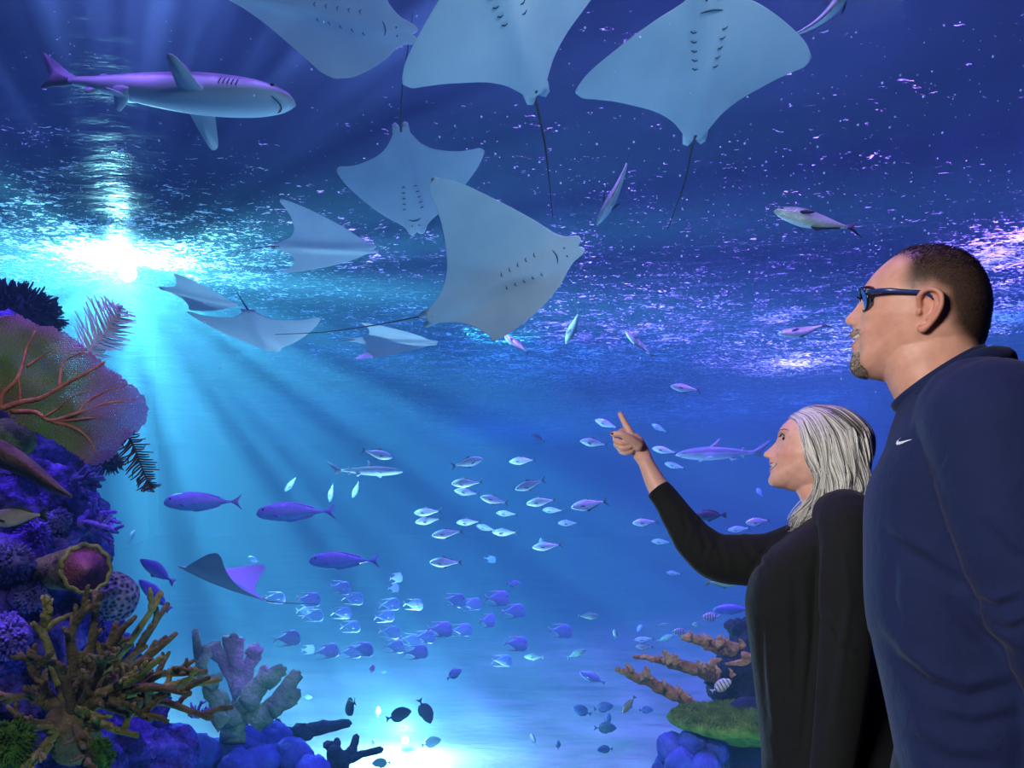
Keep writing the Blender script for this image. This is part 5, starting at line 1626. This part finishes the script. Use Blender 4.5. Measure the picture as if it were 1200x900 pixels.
rr = random.Random(21)
def lump(v, c, r, seed, amp=0.22, f=2.2):
    d = (v - c)
    n_ = d.normalized()
    k = noise.fractal((n_ * f + Vector((seed, seed * 1.7, -seed))), 0.9, 2.1, 5)
    return c + d * (1 + amp * k)
def px_r(d, p): return p * d / F
def rockwork(name, blobs, mat, voxel, amp=0.3, label=None, cat='reef', detail=0.05, fr=9.0):
    b = MB()
    for i, (x, y, d, rx, ry) in enumerate(blobs):
        c = P(x, y, d)
        r = (px_r(d, rx), px_r(d, (rx + ry) / 2) * 0.9, px_r(d, ry))
        b.ball(c, r, 28, fn=lambda v: lump(v, c, r, i * 3.1 + len(blobs), amp))
    o = b.build(name, mat)
    baked(o, [('REMESH', dict(mode='VOXEL', voxel_size=voxel)), ('SMOOTH', dict(factor=0.5, iterations=2))])
    me = o.data
    nr = [v.normal.copy() for v in me.vertices]
    for v, n_ in zip(me.vertices, nr):
        k = noise.fractal(v.co * fr, 0.8, 2.0, 5)
        v.co += n_ * detail * k
    tag(o, label, cat)
    return o
def branch(b, pts, rads, seg=9, flat=1.0, up=None, kn=0.12, per=5, mi=0):
    path, rad = smooth_path([Vector(p) for p in pts], rads, per)
    s = rr.uniform(0, 50)
    rad = [r * (1 + kn * noise.noise((i * 0.9 + s, s, 0)) * 2) for i, r in enumerate(rad)]
    path = [p + Vector((noise.noise((i * .5, s, 1)), noise.noise((i * .5, s, 2)), noise.noise((i * .5, s, 3)))) * rad[i] * 0.5 for i, p in enumerate(path)]
    b.tube(path, rad, seg, mi, flat=flat, up=up)
    e = path[-1]; dv = (path[-1] - path[-2]).normalized()
    b.ball(e, rad[-1] * (0.98 if flat > 0.8 else flat), 8, mi)

# ---- left reef rockwork
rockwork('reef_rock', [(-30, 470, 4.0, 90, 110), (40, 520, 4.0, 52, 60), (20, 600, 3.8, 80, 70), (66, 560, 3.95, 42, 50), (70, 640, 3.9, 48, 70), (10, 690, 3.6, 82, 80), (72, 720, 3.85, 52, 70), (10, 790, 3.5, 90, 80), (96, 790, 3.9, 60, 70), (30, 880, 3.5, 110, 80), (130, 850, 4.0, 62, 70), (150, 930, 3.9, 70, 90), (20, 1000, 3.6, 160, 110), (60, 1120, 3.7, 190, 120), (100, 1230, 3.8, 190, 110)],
         M_PROCK, 0.024, 0.32, 'dark violet lit rock wall of the reef at the window', detail=0.06)
# little encrusting coral heads on the rock
for i, (x, y, d, r) in enumerate([(40, 628, 3.55, 20), (18, 660, 3.35, 24), (95, 570, 3.75, 13), (38, 700, 3.35, 18), (12, 745, 3.2, 26), (70, 610, 3.65, 15), (165, 880, 3.75, 17), (110, 735, 3.65, 14)]):
    b = MB(); c = P(x, y, d); R_ = px_r(d, r)
    b.ball(c, R_ * 0.86, 20, fn=lambda v: lump(v, c, R_, i * 7.7, 0.25))
    for k in range(110):
        u, w = rr.uniform(-1, 1), rr.uniform(0, 2 * pi)
        n_ = Vector((sqrt(1 - u * u) * cos(w), -abs(sqrt(1 - u * u) * sin(w)), u))
        p0 = c + n_ * R_ * 0.75
        b.tube([p0, p0 + n_ * R_ * rr.uniform(.25, .42)], [R_ * .10, R_ * .055], 6)
    o = b.build('encrusting_coral', M_FINGER if i % 2 == 0 else M_FINGERD)
    tag(o, ['bright violet coral head on the rock above the tube sponge', 'violet coral head on the rock by the window edge, under the brown fish', 'small violet coral head under the hanging fan', 'violet coral head below the tube sponge', 'large violet coral head low on the rock wall', 'violet coral head between the finger coral and the tube sponge', 'violet coral head at the foot of the brown branching coral', 'violet coral head behind the spotted brain coral'][i], 'coral', 'violet coral heads on the reef rock')

# ---- sea fan
FB = P(2, 479, 3.05)
outline = [(2, 479), (-12, 440), (-14, 395), (0, 372), (22, 369), (44, 382), (62, 384), (78, 392), (92, 402), (104, 412), (118, 424), (128, 434), (142, 442), (156, 452), (168, 466), (174, 480), (170, 494), (160, 506), (146, 516), (138, 530), (126, 540), (112, 544), (100, 542), (88, 532), (70, 520), (46, 508), (22, 496)]
def fan_pt(x, y):
    u, v_ = (x - 60) / 100.0, (y - 460) / 90.0
    d = 3.05 + 0.16 * u - 0.10 * sin(u * 2.2 + v_) + 0.07 * v_ * v_ + 0.03 * noise.noise((x * .03, y * .03, 2))
    return P(x, y, d)
fan = empty('sea_fan', FB)
cells = 2.45
vid, fv, ff = {}, [], []
def hexv(i, j, x, y):
    key = (i, j)
    if key not in vid:
        vid[key] = len(fv)
        jx, jy = rr.uniform(-.5, .5), rr.uniform(-.5, .5)
        fv.append(fan_pt(x + jx, y + jy) - FB)
    return vid[key]
rows_n = int(190 / (cells * 0.866)) + 2
cols_n = int(200 / cells) + 2
for r_ in range(rows_n):
    for c_ in range(cols_n):
        x = -16 + c_ * cells + (r_ % 2) * cells / 2
        y = 365 + r_ * cells * 0.866
        if not inside(outline, x, y) or (polydist(outline, x, y) < 5 and rr.random() < 0.18): continue
        hx = []
        for k in range(6):
            a = pi / 6 + k * pi / 3
            vx, vy = x + cells / 1.732 * cos(a), y + cells / 1.732 * sin(a)
            hx.append(hexv(round(vx / (cells / 2)), round(vy / (cells * 0.2887)), vx, vy))
        if len(set(hx)) == 6: ff.append(tuple(hx))
net = mesh_obj('fan_net', fv, ff, M_FAN, fan)
baked(net, [('WIREFRAME', dict(thickness=0.0064, use_even_offset=False, use_boundary=True))])
veins = [([(2, 479), (22, 472), (50, 466), (82, 448), (104, 436), (124, 424)], 3.6), ([(2, 478), (4, 462), (18, 448), (26, 432), (32, 408), (42, 388)], 3.0), ([(14, 482), (42, 483), (60, 493), (92, 484), (130, 472), (160, 469)], 2.8), ([(66, 494), (88, 492), (110, 490), (146, 494)], 1.8),
         ([(62, 494), (84, 500), (98, 508), (108, 520), (114, 534)], 2.4), ([(70, 454), (72, 436), (78, 422), (100, 412)], 2.0), ([(32, 430), (46, 420), (66, 408)], 1.6), ([(24, 470), (24, 456), (22, 440)], 1.8), ([(92, 484), (104, 470), (126, 458), (148, 452)], 1.5), ([(50, 490), (70, 478), (88, 464), (110, 456)], 1.4)]
for pts, w in veins:
    b = MB()
    n = len(pts)
    p, r = smooth_path([fan_pt(x, y) - FB + Vector((0, -0.004, 0)) for x, y in pts], [px_r(3.0, w) * lerp(1.0, 0.35, i / (n - 1)) for i in range(n)], 6)
    b.tube(p, r, 8); b.build('vein', M_VEIN, fan)
tag(fan, 'large olive and purple sea fan with orange veins on the reef', 'sea fan')

# ---- feather gorgonians
def feather(stem, d, wl, wr, n, mat, label, curl=0.3, r0=1.3):
    root = empty('sea_feather', P(*stem[0], d))
    o = root.location
    b = MB()
    p, r = smooth_path([P(x, y, d) - o for x, y in stem], [px_r(d, r0 * lerp(1.2, .5, i / (len(stem) - 1))) for i in range(len(stem))], 8)
    b.tube(p, r, 8); b.build('stem', mat, root)
    q = MB()
    m = len(p)
    for i in range(n):
        s = (i + 0.5) / n
        k = min(m - 2, int(s * (m - 1)))
        c = p[k].lerp(p[k + 1], s * (m - 1) - k)
        dv = (p[k + 1] - p[k]).normalized()
        side = dv.cross(Vector((0, 1, 0))).normalized()
        env = sin(pi * min(1, 0.18 + s * 0.86)) ** 0.6
        for sg, wd in ((1, wl), (-1, wr)):
            L = px_r(d, wd) * env * rr.uniform(.85, 1.08)
            pts = [c, c + side * sg * L * .5 + dv * L * .25 + Vector((0, rr.uniform(-.02, .02) * 1, 0)), c + side * sg * L + dv * L * (.25 + curl) + Vector((0, rr.uniform(-.05, .05), 0))]
            pp, pr_ = smooth_path(pts, [px_r(d, 1.15), px_r(d, 1.05), px_r(d, .6)], 4)
            q.tube(pp, pr_, 5)
    q.build('feather_fronds', mat, root)
    tag(root, label, 'sea feather')
feather([(98, 418), (112, 402), (126, 386), (136, 372), (144, 358)], 3.35, 36, 26, 34, M_FEATH, 'pale violet sea feather standing up against the bright lamp glow')
feather([(146, 504), (156, 522), (164, 542), (172, 562), (179, 577)], 3.2, 17, 21, 28, M_FEATHD, 'dark purple sea feather hanging down from the fan edge', 0.2)

# ---- fuzzy dark bushes
def fuzzy(name, x, y, d, rx, ry, n, mat, label, cat, spike=0.28, rad=0.05):
    b = MB(); c = P(x, y, d)
    R_ = Vector((px_r(d, rx), px_r(d, min(rx, ry)), px_r(d, ry)))
    b.ball(c, tuple(R_ * 0.82), 22, fn=lambda v: lump(v, c, 1, x * .1, 0.3))
    m = min(R_)
    for k in range(n):
        u, w = rr.uniform(-1, 1), rr.uniform(0, 2 * pi)
        n_ = Vector((sqrt(1 - u * u) * cos(w), sqrt(1 - u * u) * sin(w), u))
        p0 = c + Vector((n_.x * R_.x, n_.y * R_.y, n_.z * R_.z)) * .74
        j = (n_ + Vector((rr.uniform(-.4, .4), rr.uniform(-.4, .4), rr.uniform(-.4, .4)))).normalized()
        b.tube([p0, p0 + j * m * spike * rr.uniform(.6, 1.3)], [m * rad, m * rad * .5], 5)
    o = b.build(name, mat); tag(o, label, cat); return o
fuzzy('soft_coral', 8, 372, 4.3, 62, 36, 700, M_DARKSOFT, 'dark bushy soft coral behind the top of the sea fan', 'coral', .5, .05)
fuzzy('soft_coral', 128, 541, 4.0, 16, 11, 160, M_DARKSOFT, 'small dark bushy coral below the tip of the sea fan', 'coral', .7, .09)
# ---- green brain coral, plate sponge, spotted brain coral
b = MB(); c = P(12, 515, 3.25)
b.ball(c, (px_r(3.25, 29), px_r(3.25, 26), px_r(3.25, 24)), 40, fn=lambda v: lump(v, c, 1, 5.0, 0.06, 1.5))
tag(b.build('brain_coral', M_GREENB), 'smooth green brain coral tucked under the sea fan', 'coral')
b = MB()
pl = [(-20, 524), (6, 534), (30, 546), (52, 562), (70, 574), (84, 582)]
wd = [26, 27, 22, 17, 10, 3]
rings = []
tp = [[(i, q[k]) for i, q in enumerate(pl)] for k in (0, 1)]; tw = [(i, w) for i, w in enumerate(wd)]
for q in range(41):
    x = q / 8
    cx, cy_, w = interp(tp[0], x), interp(tp[1], x), max(1.5, interp(tw, x))
    rings.append([P(cx + w * .35 * sin(a) * .6, cy_ + w * .62 * cos(a) - 0.0, 3.0 + 0.10 * sin(a) + 0.03 * cos(a)) for a in [2 * pi * k / 24 for k in range(24)]])
b.rings(rings)
tag(b.build('plate_sponge', M_PLATE), 'maroon plate sponge jutting out below the green brain coral', 'sponge')
b = MB(); c = P(134, 699, 3.55)
b.ball(c, (px_r(3.55, 27), px_r(3.55, 26), px_r(3.55, 29)), 48, fn=lambda v: lump(v, c, 1, 9.0, 0.04, 1.5))
tag(b.build('brain_coral', M_BRAIN), 'round grey spotted brain coral behind the brown branching coral', 'coral')
# ---- tube sponge
root = empty('tube_sponge', P(36, 674, 3.6))
o_ = root.location
ax = [P(34, 676, 3.6) - o_, P(60, 670, 3.45) - o_, P(84, 667, 3.32) - o_, P(101, 666, 3.24) - o_]
p, r = smooth_path(ax, [px_r(3.4, 17), px_r(3.4, 20), px_r(3.35, 24), px_r(3.3, 28)], 6)
b = MB(); b.tube(p, [x * (1 + .05 * sin(i * 2.1)) for i, x in enumerate(r)], 36, caps=False)
dv = (p[-1] - p[-2]).normalized()
b2 = MB()
b2.tube([p[-1] - dv * .11, p[-1] - dv * .05, p[-1] - dv * .002, p[-1] + dv * .004][::-1], [r[-1] * 1.0, r[-1] * .84, r[-1] * .68, r[-1] * .3], 36, caps=True)
w_body = b.build('tube_wall', M_TUBE, root)
b2.build('tube_lining', M_TUBEIN, root)
b3 = MB()
rimc = p[-1]
a1 = dv.cross(Vector((0, 0, 1))).normalized(); a2 = dv.cross(a1)
b3.tube([rimc + (a1 * cos(2 * pi * k / 40) + a2 * sin(2 * pi * k / 40)) * r[-1] * (.97 + .05 * sin(k * 1.7)) for k in range(41)], px_r(3.24, 2.6), 8)
b3.build('tube_rim', M_STAGTIP, root)
tag(root, 'olive tube sponge with wide pink lined mouth', 'sponge')

# ---- finger corals
def finger(name, base, d, tips, mat, label, r0=4.2, extra=2):
    root = empty(name, P(*base, d)); o = root.location
    b0 = MB(); b0.ball(Vector(), px_r(d, r0 * 2.2), 14, fn=lambda v: lump(v, Vector(), 1, base[0], .2)); b0.build('coral_base', mat, root)
    for (x, y, dz) in tips:
        b = MB()
        e = P(x, y, d + dz) - o
        mid = e * .5 + Vector((rr.uniform(-.02, .02), rr.uniform(-.02, .02), rr.uniform(-.015, .015)))
        branch(b, [e * 0.02, mid, e], [px_r(d, r0), px_r(d, r0 * .85), px_r(d, r0 * .6)], 9)
        for k in range(extra):
            s = rr.uniform(.35, .85); st = e * s
            j = (e.normalized() + Vector((rr.uniform(-.9, .9), rr.uniform(-.9, .5), rr.uniform(-.5, .9)))).normalized()
            branch(b, [st, st + j * e.length * rr.uniform(.22, .4)], [px_r(d, r0 * .7), px_r(d, r0 * .5)], 8)
        b.build('coral_branch', mat, root)
    tag(root, label, 'coral'); return root
finger('finger_coral', (98, 612), 3.6, [(136, 600, -.05), (140, 612, -.1), (138, 624, 0), (132, 634, -.05), (124, 590, .05), (112, 586, -.1), (134, 608, .15), (120, 632, .1), (128, 618, -.2)], M_FINGER, 'violet finger coral spreading from the reef wall beside the dark triangular fish', 3.6)
finger('finger_coral', (92, 562), 3.7, [(118, 548, -.1), (120, 560, 0), (118, 570, -.1), (112, 576, .05), (104, 544, 0), (110, 556, -.2), (98, 578, -.1)], M_FINGERD, 'grey violet finger coral just under the sea fan', 3.8)
finger('finger_coral', (232, 838), 3.9, [(224, 824, 0), (236, 822, -.05), (246, 830, 0), (248, 842, -.05), (228, 830, -.1), (240, 836, -.12), (222, 838, 0)], M_FINGER, 'small spiky violet coral at the end of the brown branching coral', 2.0, 1)

# ---- staghorn
st = empty('staghorn_coral', P(84, 850, 3.15)); o_ = st.location
mains = [((70, 800), (52, 745), (60, 712), 0), ((85, 790), (84, 740), (104, 704), -.1), ((92, 800), (108, 745), (112, 694), -.05), ((100, 800), (128, 756), (158, 722), .0), ((105, 800), (142, 765), (186, 704), .1), ((110, 800), (150, 775), (196, 708), .15),
         ((115, 805), (160, 780), (206, 742), .0), ((120, 812), (176, 792), (240, 787), -.05), ((125, 818), (190, 806), (256, 798), -.1), ((120, 822), (186, 822), (248, 842), .0), ((115, 826), (160, 835), (196, 812), -.2), ((105, 830), (132, 822), (176, 842), -.25),
         ((95, 830), (112, 846), (160, 862), -.2), ((62, 820), (40, 790), (34, 762), .0), ((60, 830), (34, 815), (6, 822), -.05), ((66, 846), (38, 852), (14, 858), -.15), ((72, 856), (50, 876), (36, 900), -.2), ((90, 850), (96, 872), (100, 896), -.25), ((84, 830), (70, 782), (44, 776), -.2), ((104, 812), (120, 776), (134, 768), -.3), ((112, 815), (150, 800), (190, 770), -.3), ((112, 820), (168, 806), (222, 812), -.3)]
for i, (m1, m2, e, dz) in enumerate(mains):
    b = MB()
    q0 = P(84 + (m1[0] - 84) * .3, 850 + (m1[1] - 850) * .3, 3.15) - o_
    q1, q2, q3 = P(*m1, 3.15 + dz * .3) - o_, P(*m2, 3.15 + dz * .7) - o_, P(*e, 3.15 + dz) - o_
    rb = px_r(3.15, 5.4)
    branch(b, [q0, q1, q2, q3], [rb * 1.25, rb * 1.1, rb * .9, rb * .55], 10, kn=.14)
    path = [q0, q1, q2, q3]
    for k in range(8):
        s = rr.uniform(1.05, 2.85); j = int(s)
        s0 = path[j].lerp(path[min(3, j + 1)], s - j)
        dv = (path[min(3, j + 1)] - path[j]).normalized()
        sd = (dv * .75 + Vector((rr.uniform(-.7, .9), rr.uniform(-.9, .6), rr.uniform(-.2, .9)))).normalized()
        ln = px_r(3.15, rr.uniform(16, 34))
        e1 = s0 + sd * ln
        branch(b, [s0, s0 + sd * ln * .5 + Vector((0, 0, .006)), e1], [rb * .72, rb * .62, rb * .42], 8, kn=.14)
        if k % 2 == 0:
            s2 = s0.lerp(e1, .55); sd2 = (sd + Vector((rr.uniform(-.8, .8), rr.uniform(-.6, .6), rr.uniform(-.3, .9)))).normalized()
            branch(b, [s2, s2 + sd2 * ln * .45], [rb * .52, rb * .36], 7)
    b.build('coral_branch', M_STAG if i % 4 else M_STAGTIP, st)
b = MB(); b.ball(Vector((0, 0, -.02)), (px_r(3.15, 30), px_r(3.15, 26), px_r(3.15, 40)), 24, fn=lambda v: lump(v, Vector(), 1, 3.3, .3)); b.build('coral_base', M_STAG, st)
tag(st, 'big brown branching staghorn coral in the lower corner by the window', 'coral')
fuzzy('green_algae', 14, 872, 2.95, 26, 30, 500, M_MOSS, 'bright green mossy tuft in the lower corner of the reef', 'algae', .32, .05)
fuzzy('green_algae', 118, 884, 3.0, 14, 22, 260, M_MOSS, 'green algae tuft at the foot of the staghorn coral', 'algae', .4, .07)

# ---- background corals on the left
def elk(name, d, limbs, mat, label, flat=.45):
    root = empty(name, P(*limbs[0][0][0], d)); o = root.location
    for pts, wds in limbs:
        b = MB()
        branch(b, [P(x, y, d + (i * .03)) - o for i, (x, y) in enumerate(pts)], [px_r(d, w) for w in wds], 16, flat, (0, 1, 0), .10)
        b.build('coral_branch', mat, root)
    tag(root, label, 'coral'); return root
elk('elkhorn_coral', 5.6, [([(282, 858), (283, 832), (282, 812)], [9, 9, 10]), ([(282, 816), (266, 786), (250, 757)], [9, 8, 11]), ([(282, 812), (278, 780), (276, 750)], [9, 9, 14]), ([(284, 812), (292, 782), (300, 757)], [8, 8, 11]), ([(284, 822), (302, 800), (314, 786)], [7, 7, 10])], M_ELKP, 'pale pinkish elkhorn coral with flat topped branches')
elk('elkhorn_coral', 5.1, [([(272, 872), (276, 846), (292, 820)], [15, 14, 13]), ([(288, 826), (306, 802), (333, 784)], [12, 12, 8]), ([(296, 850), (322, 826), (350, 790)], [14, 12, 8]), ([(276, 850), (262, 826), (256, 812)], [12, 10, 8]), ([(318, 834), (338, 818), (352, 812)], [10, 9, 5]), ([(296, 820), (300, 806), (316, 796)], [9, 8, 6])], M_ELKG, 'pale green elkhorn coral with spread paddles over the blue boulders')
elk('elkhorn_coral', 4.9, [([(262, 850), (248, 812), (236, 786), (227, 738)], [12, 10, 9, 5]), ([(244, 806), (254, 796), (259, 790)], [8, 6, 4]), ([(236, 780), (242, 764), (240, 756)], [7, 5, 3])], M_ELKG, 'slender green coral blade standing behind the brown staghorn')
elk('branch_coral', 5.6, [([(318, 884), (336, 866), (352, 858)], [16, 14, 12]), ([(348, 862), (372, 854), (410, 848)], [11, 9, 5]), ([(330, 866), (326, 852), (324, 846)], [8, 6, 5])], M_ELKD, 'dark sloping branch coral with pale upper edge beside the glow', .6)
elk('branch_coral', 5.4, [([(394, 925), (396, 896), (392, 882)], [12, 12, 10]), ([(392, 886), (388, 876), (384, 870)], [9, 7, 6]), ([(396, 892), (412, 880), (418, 862)], [8, 6, 4]), ([(400, 896), (420, 886), (448, 878)], [7, 5, 4]), ([(394, 880), (395, 870), (395, 866)], [6, 4, 3])], M_ELKD, 'dark forked branch coral standing in front of the white glow', .6)
for i, (x, y, d, r) in enumerate([(292, 872, 5.4, 21), (318, 868, 5.5, 22), (262, 886, 5.2, 22), (342, 888, 5.3, 23), (232, 884, 5.0, 24), (306, 892, 5.1, 20), (280, 900, 5.0, 22), (366, 905, 5.2, 20), (206, 870, 4.7, 22)]):
    b = MB(); c = P(x, y, d); R_ = px_r(d, r)
    b.ball(c, (R_ * 1.1, R_, R_), 30, fn=lambda v: lump(v, c, R_, i * 5.3 + 1, .13))
    o = b.build('blue_boulder', M_BROCK); tag(o, 'rounded blue boulder below the elkhorn corals, %s of the heap from the left' % ORD[sorted([292, 318, 262, 342, 232, 306, 280, 366, 206]).index(x)], 'boulder', 'blue boulders under the corals')
rockwork('reef_rock', [(290, 930, 5.3, 100, 40), (240, 1000, 5.1, 140, 70), (330, 1010, 5.4, 120, 70), (280, 1080, 5.3, 170, 60)], M_DROCK, 0.03, .25, 'dark rock mound that carries the blue boulders', detail=.05)

# ---- right reef
rk = rockwork('reef_rock', [(880, 790, 5.15, 40, 46), (862, 806, 5.05, 30, 30), (930, 800, 5.3, 60, 90), (860, 905, 5.2, 60, 60), (900, 960, 5.3, 120, 90), (880, 1060, 5.4, 150, 80), (800, 1030, 5.3, 60, 60), (880, 740, 5.4, 30, 14)], M_DROCK, 0.026, .3, 'dark rock core of the reef behind the black blouse', detail=.05)
def elk_plank(pts, wds, d, label, horns):
    root = empty('elkhorn_coral', P(*pts[-1], d)); o = root.location
    b = MB()
    branch(b, [P(x, y, d + .05 * i) - o for i, (x, y) in enumerate(pts)], [px_r(d, w * .74) for w in wds], 18, .8, (0, 1, 0), .05, 8)
    b.build('coral_branch', M_ELK, root)
    hs = list(horns)
    for k in range(9):
        q = rr.uniform(.12, .92) * (len(pts) - 1); i = int(q)
        x, y = lerp(pts[i][0], pts[i + 1][0], q - i), lerp(pts[i][1], pts[i + 1][1], q - i)
        w_k = .74 * lerp(wds[i], wds[i + 1], q - i); l_ = rr.uniform(5, 9)
        hs.append(([(x, y - w_k * .55), (x - l_ * .35, y - w_k - l_ * .35), (x - l_ * .8, y - w_k - l_ * .75)], [w_k * .5, w_k * .3, 1.0]))
    for h, w in hs:
        b = MB()
        dd = rr.uniform(-.06, .03)
        w = [w[0] * .8, w[1] * .55, min(1.4, w[2] * .4)]
        branch(b, [P(x, y, d + .02 + dd) - o for x, y in h], [px_r(d, q) for q in w], 14, .38, (0, 1, 0), .08)
        b.build('branch_stub', M_ELKTIP, root)
    tag(root, label, 'coral')
elk_plank([(722, 784), (746, 792), (772, 804), (802, 818), (812, 830)], [4, 8, 10, 11, 10], 4.75, 'lowest brown elkhorn branch, a thick plank ending in a blunt tip', [([(756, 796), (758, 786), (757, 781)], [8, 7, 4]), ([(740, 788), (736, 780), (733, 778)], [7, 5, 3])])
elk_plank([(742, 769), (766, 772), (790, 778), (820, 786), (850, 796), (872, 802)], [3, 5, 9, 11, 13, 14], 4.85, 'middle brown elkhorn branch with knobbly upper edge', [([(788, 776), (780, 766), (776, 762)], [8, 6, 3]), ([(796, 778), (792, 770), (789, 766)], [8, 6, 4]), ([(832, 786), (836, 776), (846, 772)], [10, 9, 6]), ([(766, 774), (758, 770), (751, 770)], [5, 4, 3])])
elk_plank([(799, 747), (818, 750), (838, 757), (862, 762), (890, 768)], [4, 8, 11, 13, 14], 4.95, 'top brown elkhorn branch reaching out from behind the black blouse', [([(812, 750), (808, 745), (802, 744)], [7, 5, 3]), ([(846, 756), (844, 748), (846, 745)], [9, 7, 5]), ([(876, 766), (872, 776), (850, 778)], [10, 9, 6])])
# green table coral
tb = empty('table_coral', P(850, 846, 4.55)); o_ = tb.location
b = MB()
cx, d0 = P(856, 846, 4.6).x - o_.x, 4.6
RX, RY = 0.455, 0.32
zt = P(856, 842, 4.6).z - o_.z
rings = []
NA = 90
for (k, dz) in ((0.02, -.14), (.30, -.135), (.62, -.085), (.88, -.05), (.99, -.022), (1.0, 0.0), (.97, .018), (.8, .03), (.5, .04), (.2, .05), (.02, .055)):
    ring = []
    for a in range(NA):
        w = 2 * pi * a / NA
        e = 1 + .06 * noise.noise((cos(w) * 2.2, sin(w) * 2.2, 7)) + .025 * noise.noise((cos(w) * 9, sin(w) * 9, 3))
        x, y = cx + .10 + RX * k * e * cos(w), (d0 - o_.y) + RY * k * e * sin(w)
        ring.append(Vector((x, y, zt + dz + .02 * noise.noise((x * 6, y * 6, 1)))))
    rings.append(ring)
b.rings(rings)
b.build('table_plate', M_TURF, tb)
b = MB()
for k in range(5200):
    w, q = rr.uniform(0, 2 * pi), sqrt(rr.random()) * .99
    x, y = cx + .10 + RX * q * cos(w), (d0 - o_.y) + RY * q * sin(w)
    z = zt + linterp([(0, .055), (.5, .04), (.8, .03), (.97, .018), (1, .0)], q) + .015 * noise.noise((x * 6, y * 6, 1)) - .006
    h = rr.uniform(.014, .034)
    p0 = Vector((x, y, z)); tip = p0 + Vector((rr.uniform(-.5, .5) * h, rr.uniform(-.5, .5) * h, h))
    b.add([p0 + Vector((.005, 0, 0)), p0 + Vector((-.0025, .0043, 0)), p0 + Vector((-.0025, -.0043, 0)), tip], [(0, 1, 3), (1, 2, 3), (2, 0, 3)])
tag(b.build('algae_turf', M_TURF, tb, smooth=False), kind='stuff')
b = MB(); limb(b, [Vector((cx + .15, d0 - o_.y + .1, zt - .10)), Vector((cx + .18, d0 - o_.y + .15, zt - .5)), Vector((cx + .2, d0 - o_.y + .2, zt - .85))], [.20, .17, .2], 24); b.build('table_stalk', M_DROCK, tb)
tag(tb, 'table coral covered in short green algae beside the black blouse', 'coral')
for i, (x, y, d, r) in enumerate([(786, 876, 4.55, 17), (812, 872, 4.5, 18), (798, 896, 4.45, 19), (836, 880, 4.5, 18), (826, 902, 4.4, 20), (778, 902, 4.6, 14)]):
    b = MB(); c = P(x, y, d); R_ = px_r(d, r)
    b.ball(c, (R_, R_, R_ * 1.1), 28, fn=lambda v: lump(v, c, R_, i * 4.1 + 2, .16))
    o = b.build('blue_boulder', M_BROCK); tag(o, 'blue boulder under the green table coral, %s of six from the left' % ORD[sorted([786, 812, 798, 836, 826, 778]).index(x)], 'boulder', 'blue boulders under the table coral')

# ================================================================ lamps and bubbles as things
M_LAMP = NT('lamp_glass')
M_LAMP = M_LAMP.done(M_LAMP.n('Emission', Color=(0.85, 0.98, 1, 1), Strength=14.0).outputs[0])
M_HOUS = simple('lamp_housing', S_(60, 66, 72), 0.4, Metallic=0.8)
def lamp_thing(name, c, r, tgt, label):
    root = empty(name, c)
    dv = (Vector(tgt) - Vector(c)).normalized()
    b = MB(); p = [-dv * r * 1.1, -dv * r * 1.05, -dv * r * .35, dv * 0.02]
    b.tube([-dv * r * 1.1, -dv * r, -dv * r * .3, dv * r * .1], [r * .3, r * .6, r * 1.05, r * 1.08], 28, caps=True); b.build('housing', M_HOUS, root)
    b = MB(); b.tube([dv * r * .10, dv * r * .2, dv * r * .28], [r, r * .85, r * .3], 28); b.build('lens', M_LAMP, root)
    tag(root, label, 'lamp')
lamp_thing('flood_lamp', FL + Vector((0, 0.2, 0.0)), 0.10, (0, 0, CAMH), 'dazzling flood lamp at the water surface above the reef')
lamp_thing('added_floor_lamp', PL + Vector((0, 0.2, -0.05)), 0.04, PL + Vector((0.1, -1, 0.6)), 'added lamp on the sand for the white glow between the reefs')  # made-up fixture, added as a source for the white glow
# drifting bubbles
M_BUB = simple('air_bubble', S_(235, 238, 250), 0.25, 0.6)
b = MB()
for k in range(520):
    x, y = rr.uniform(560, 1200), rr.uniform(10, 460)
    if rr.random() < .25: x = rr.uniform(20, 560)
    d = rr.uniform(3.0, 6.2)
    if CAMH + (HOR - y) / F * d > ZS - .15: continue
    r = px_r(d, rr.choice((.5, .6, .7, .8, 1.0, 1.4)))
    b.ball(P(x, y, d), r, 6)
o = b.build('air_bubbles', M_BUB); tag(o, 'tiny white air bubbles drifting in the dark upper water', 'bubbles', kind='stuff')
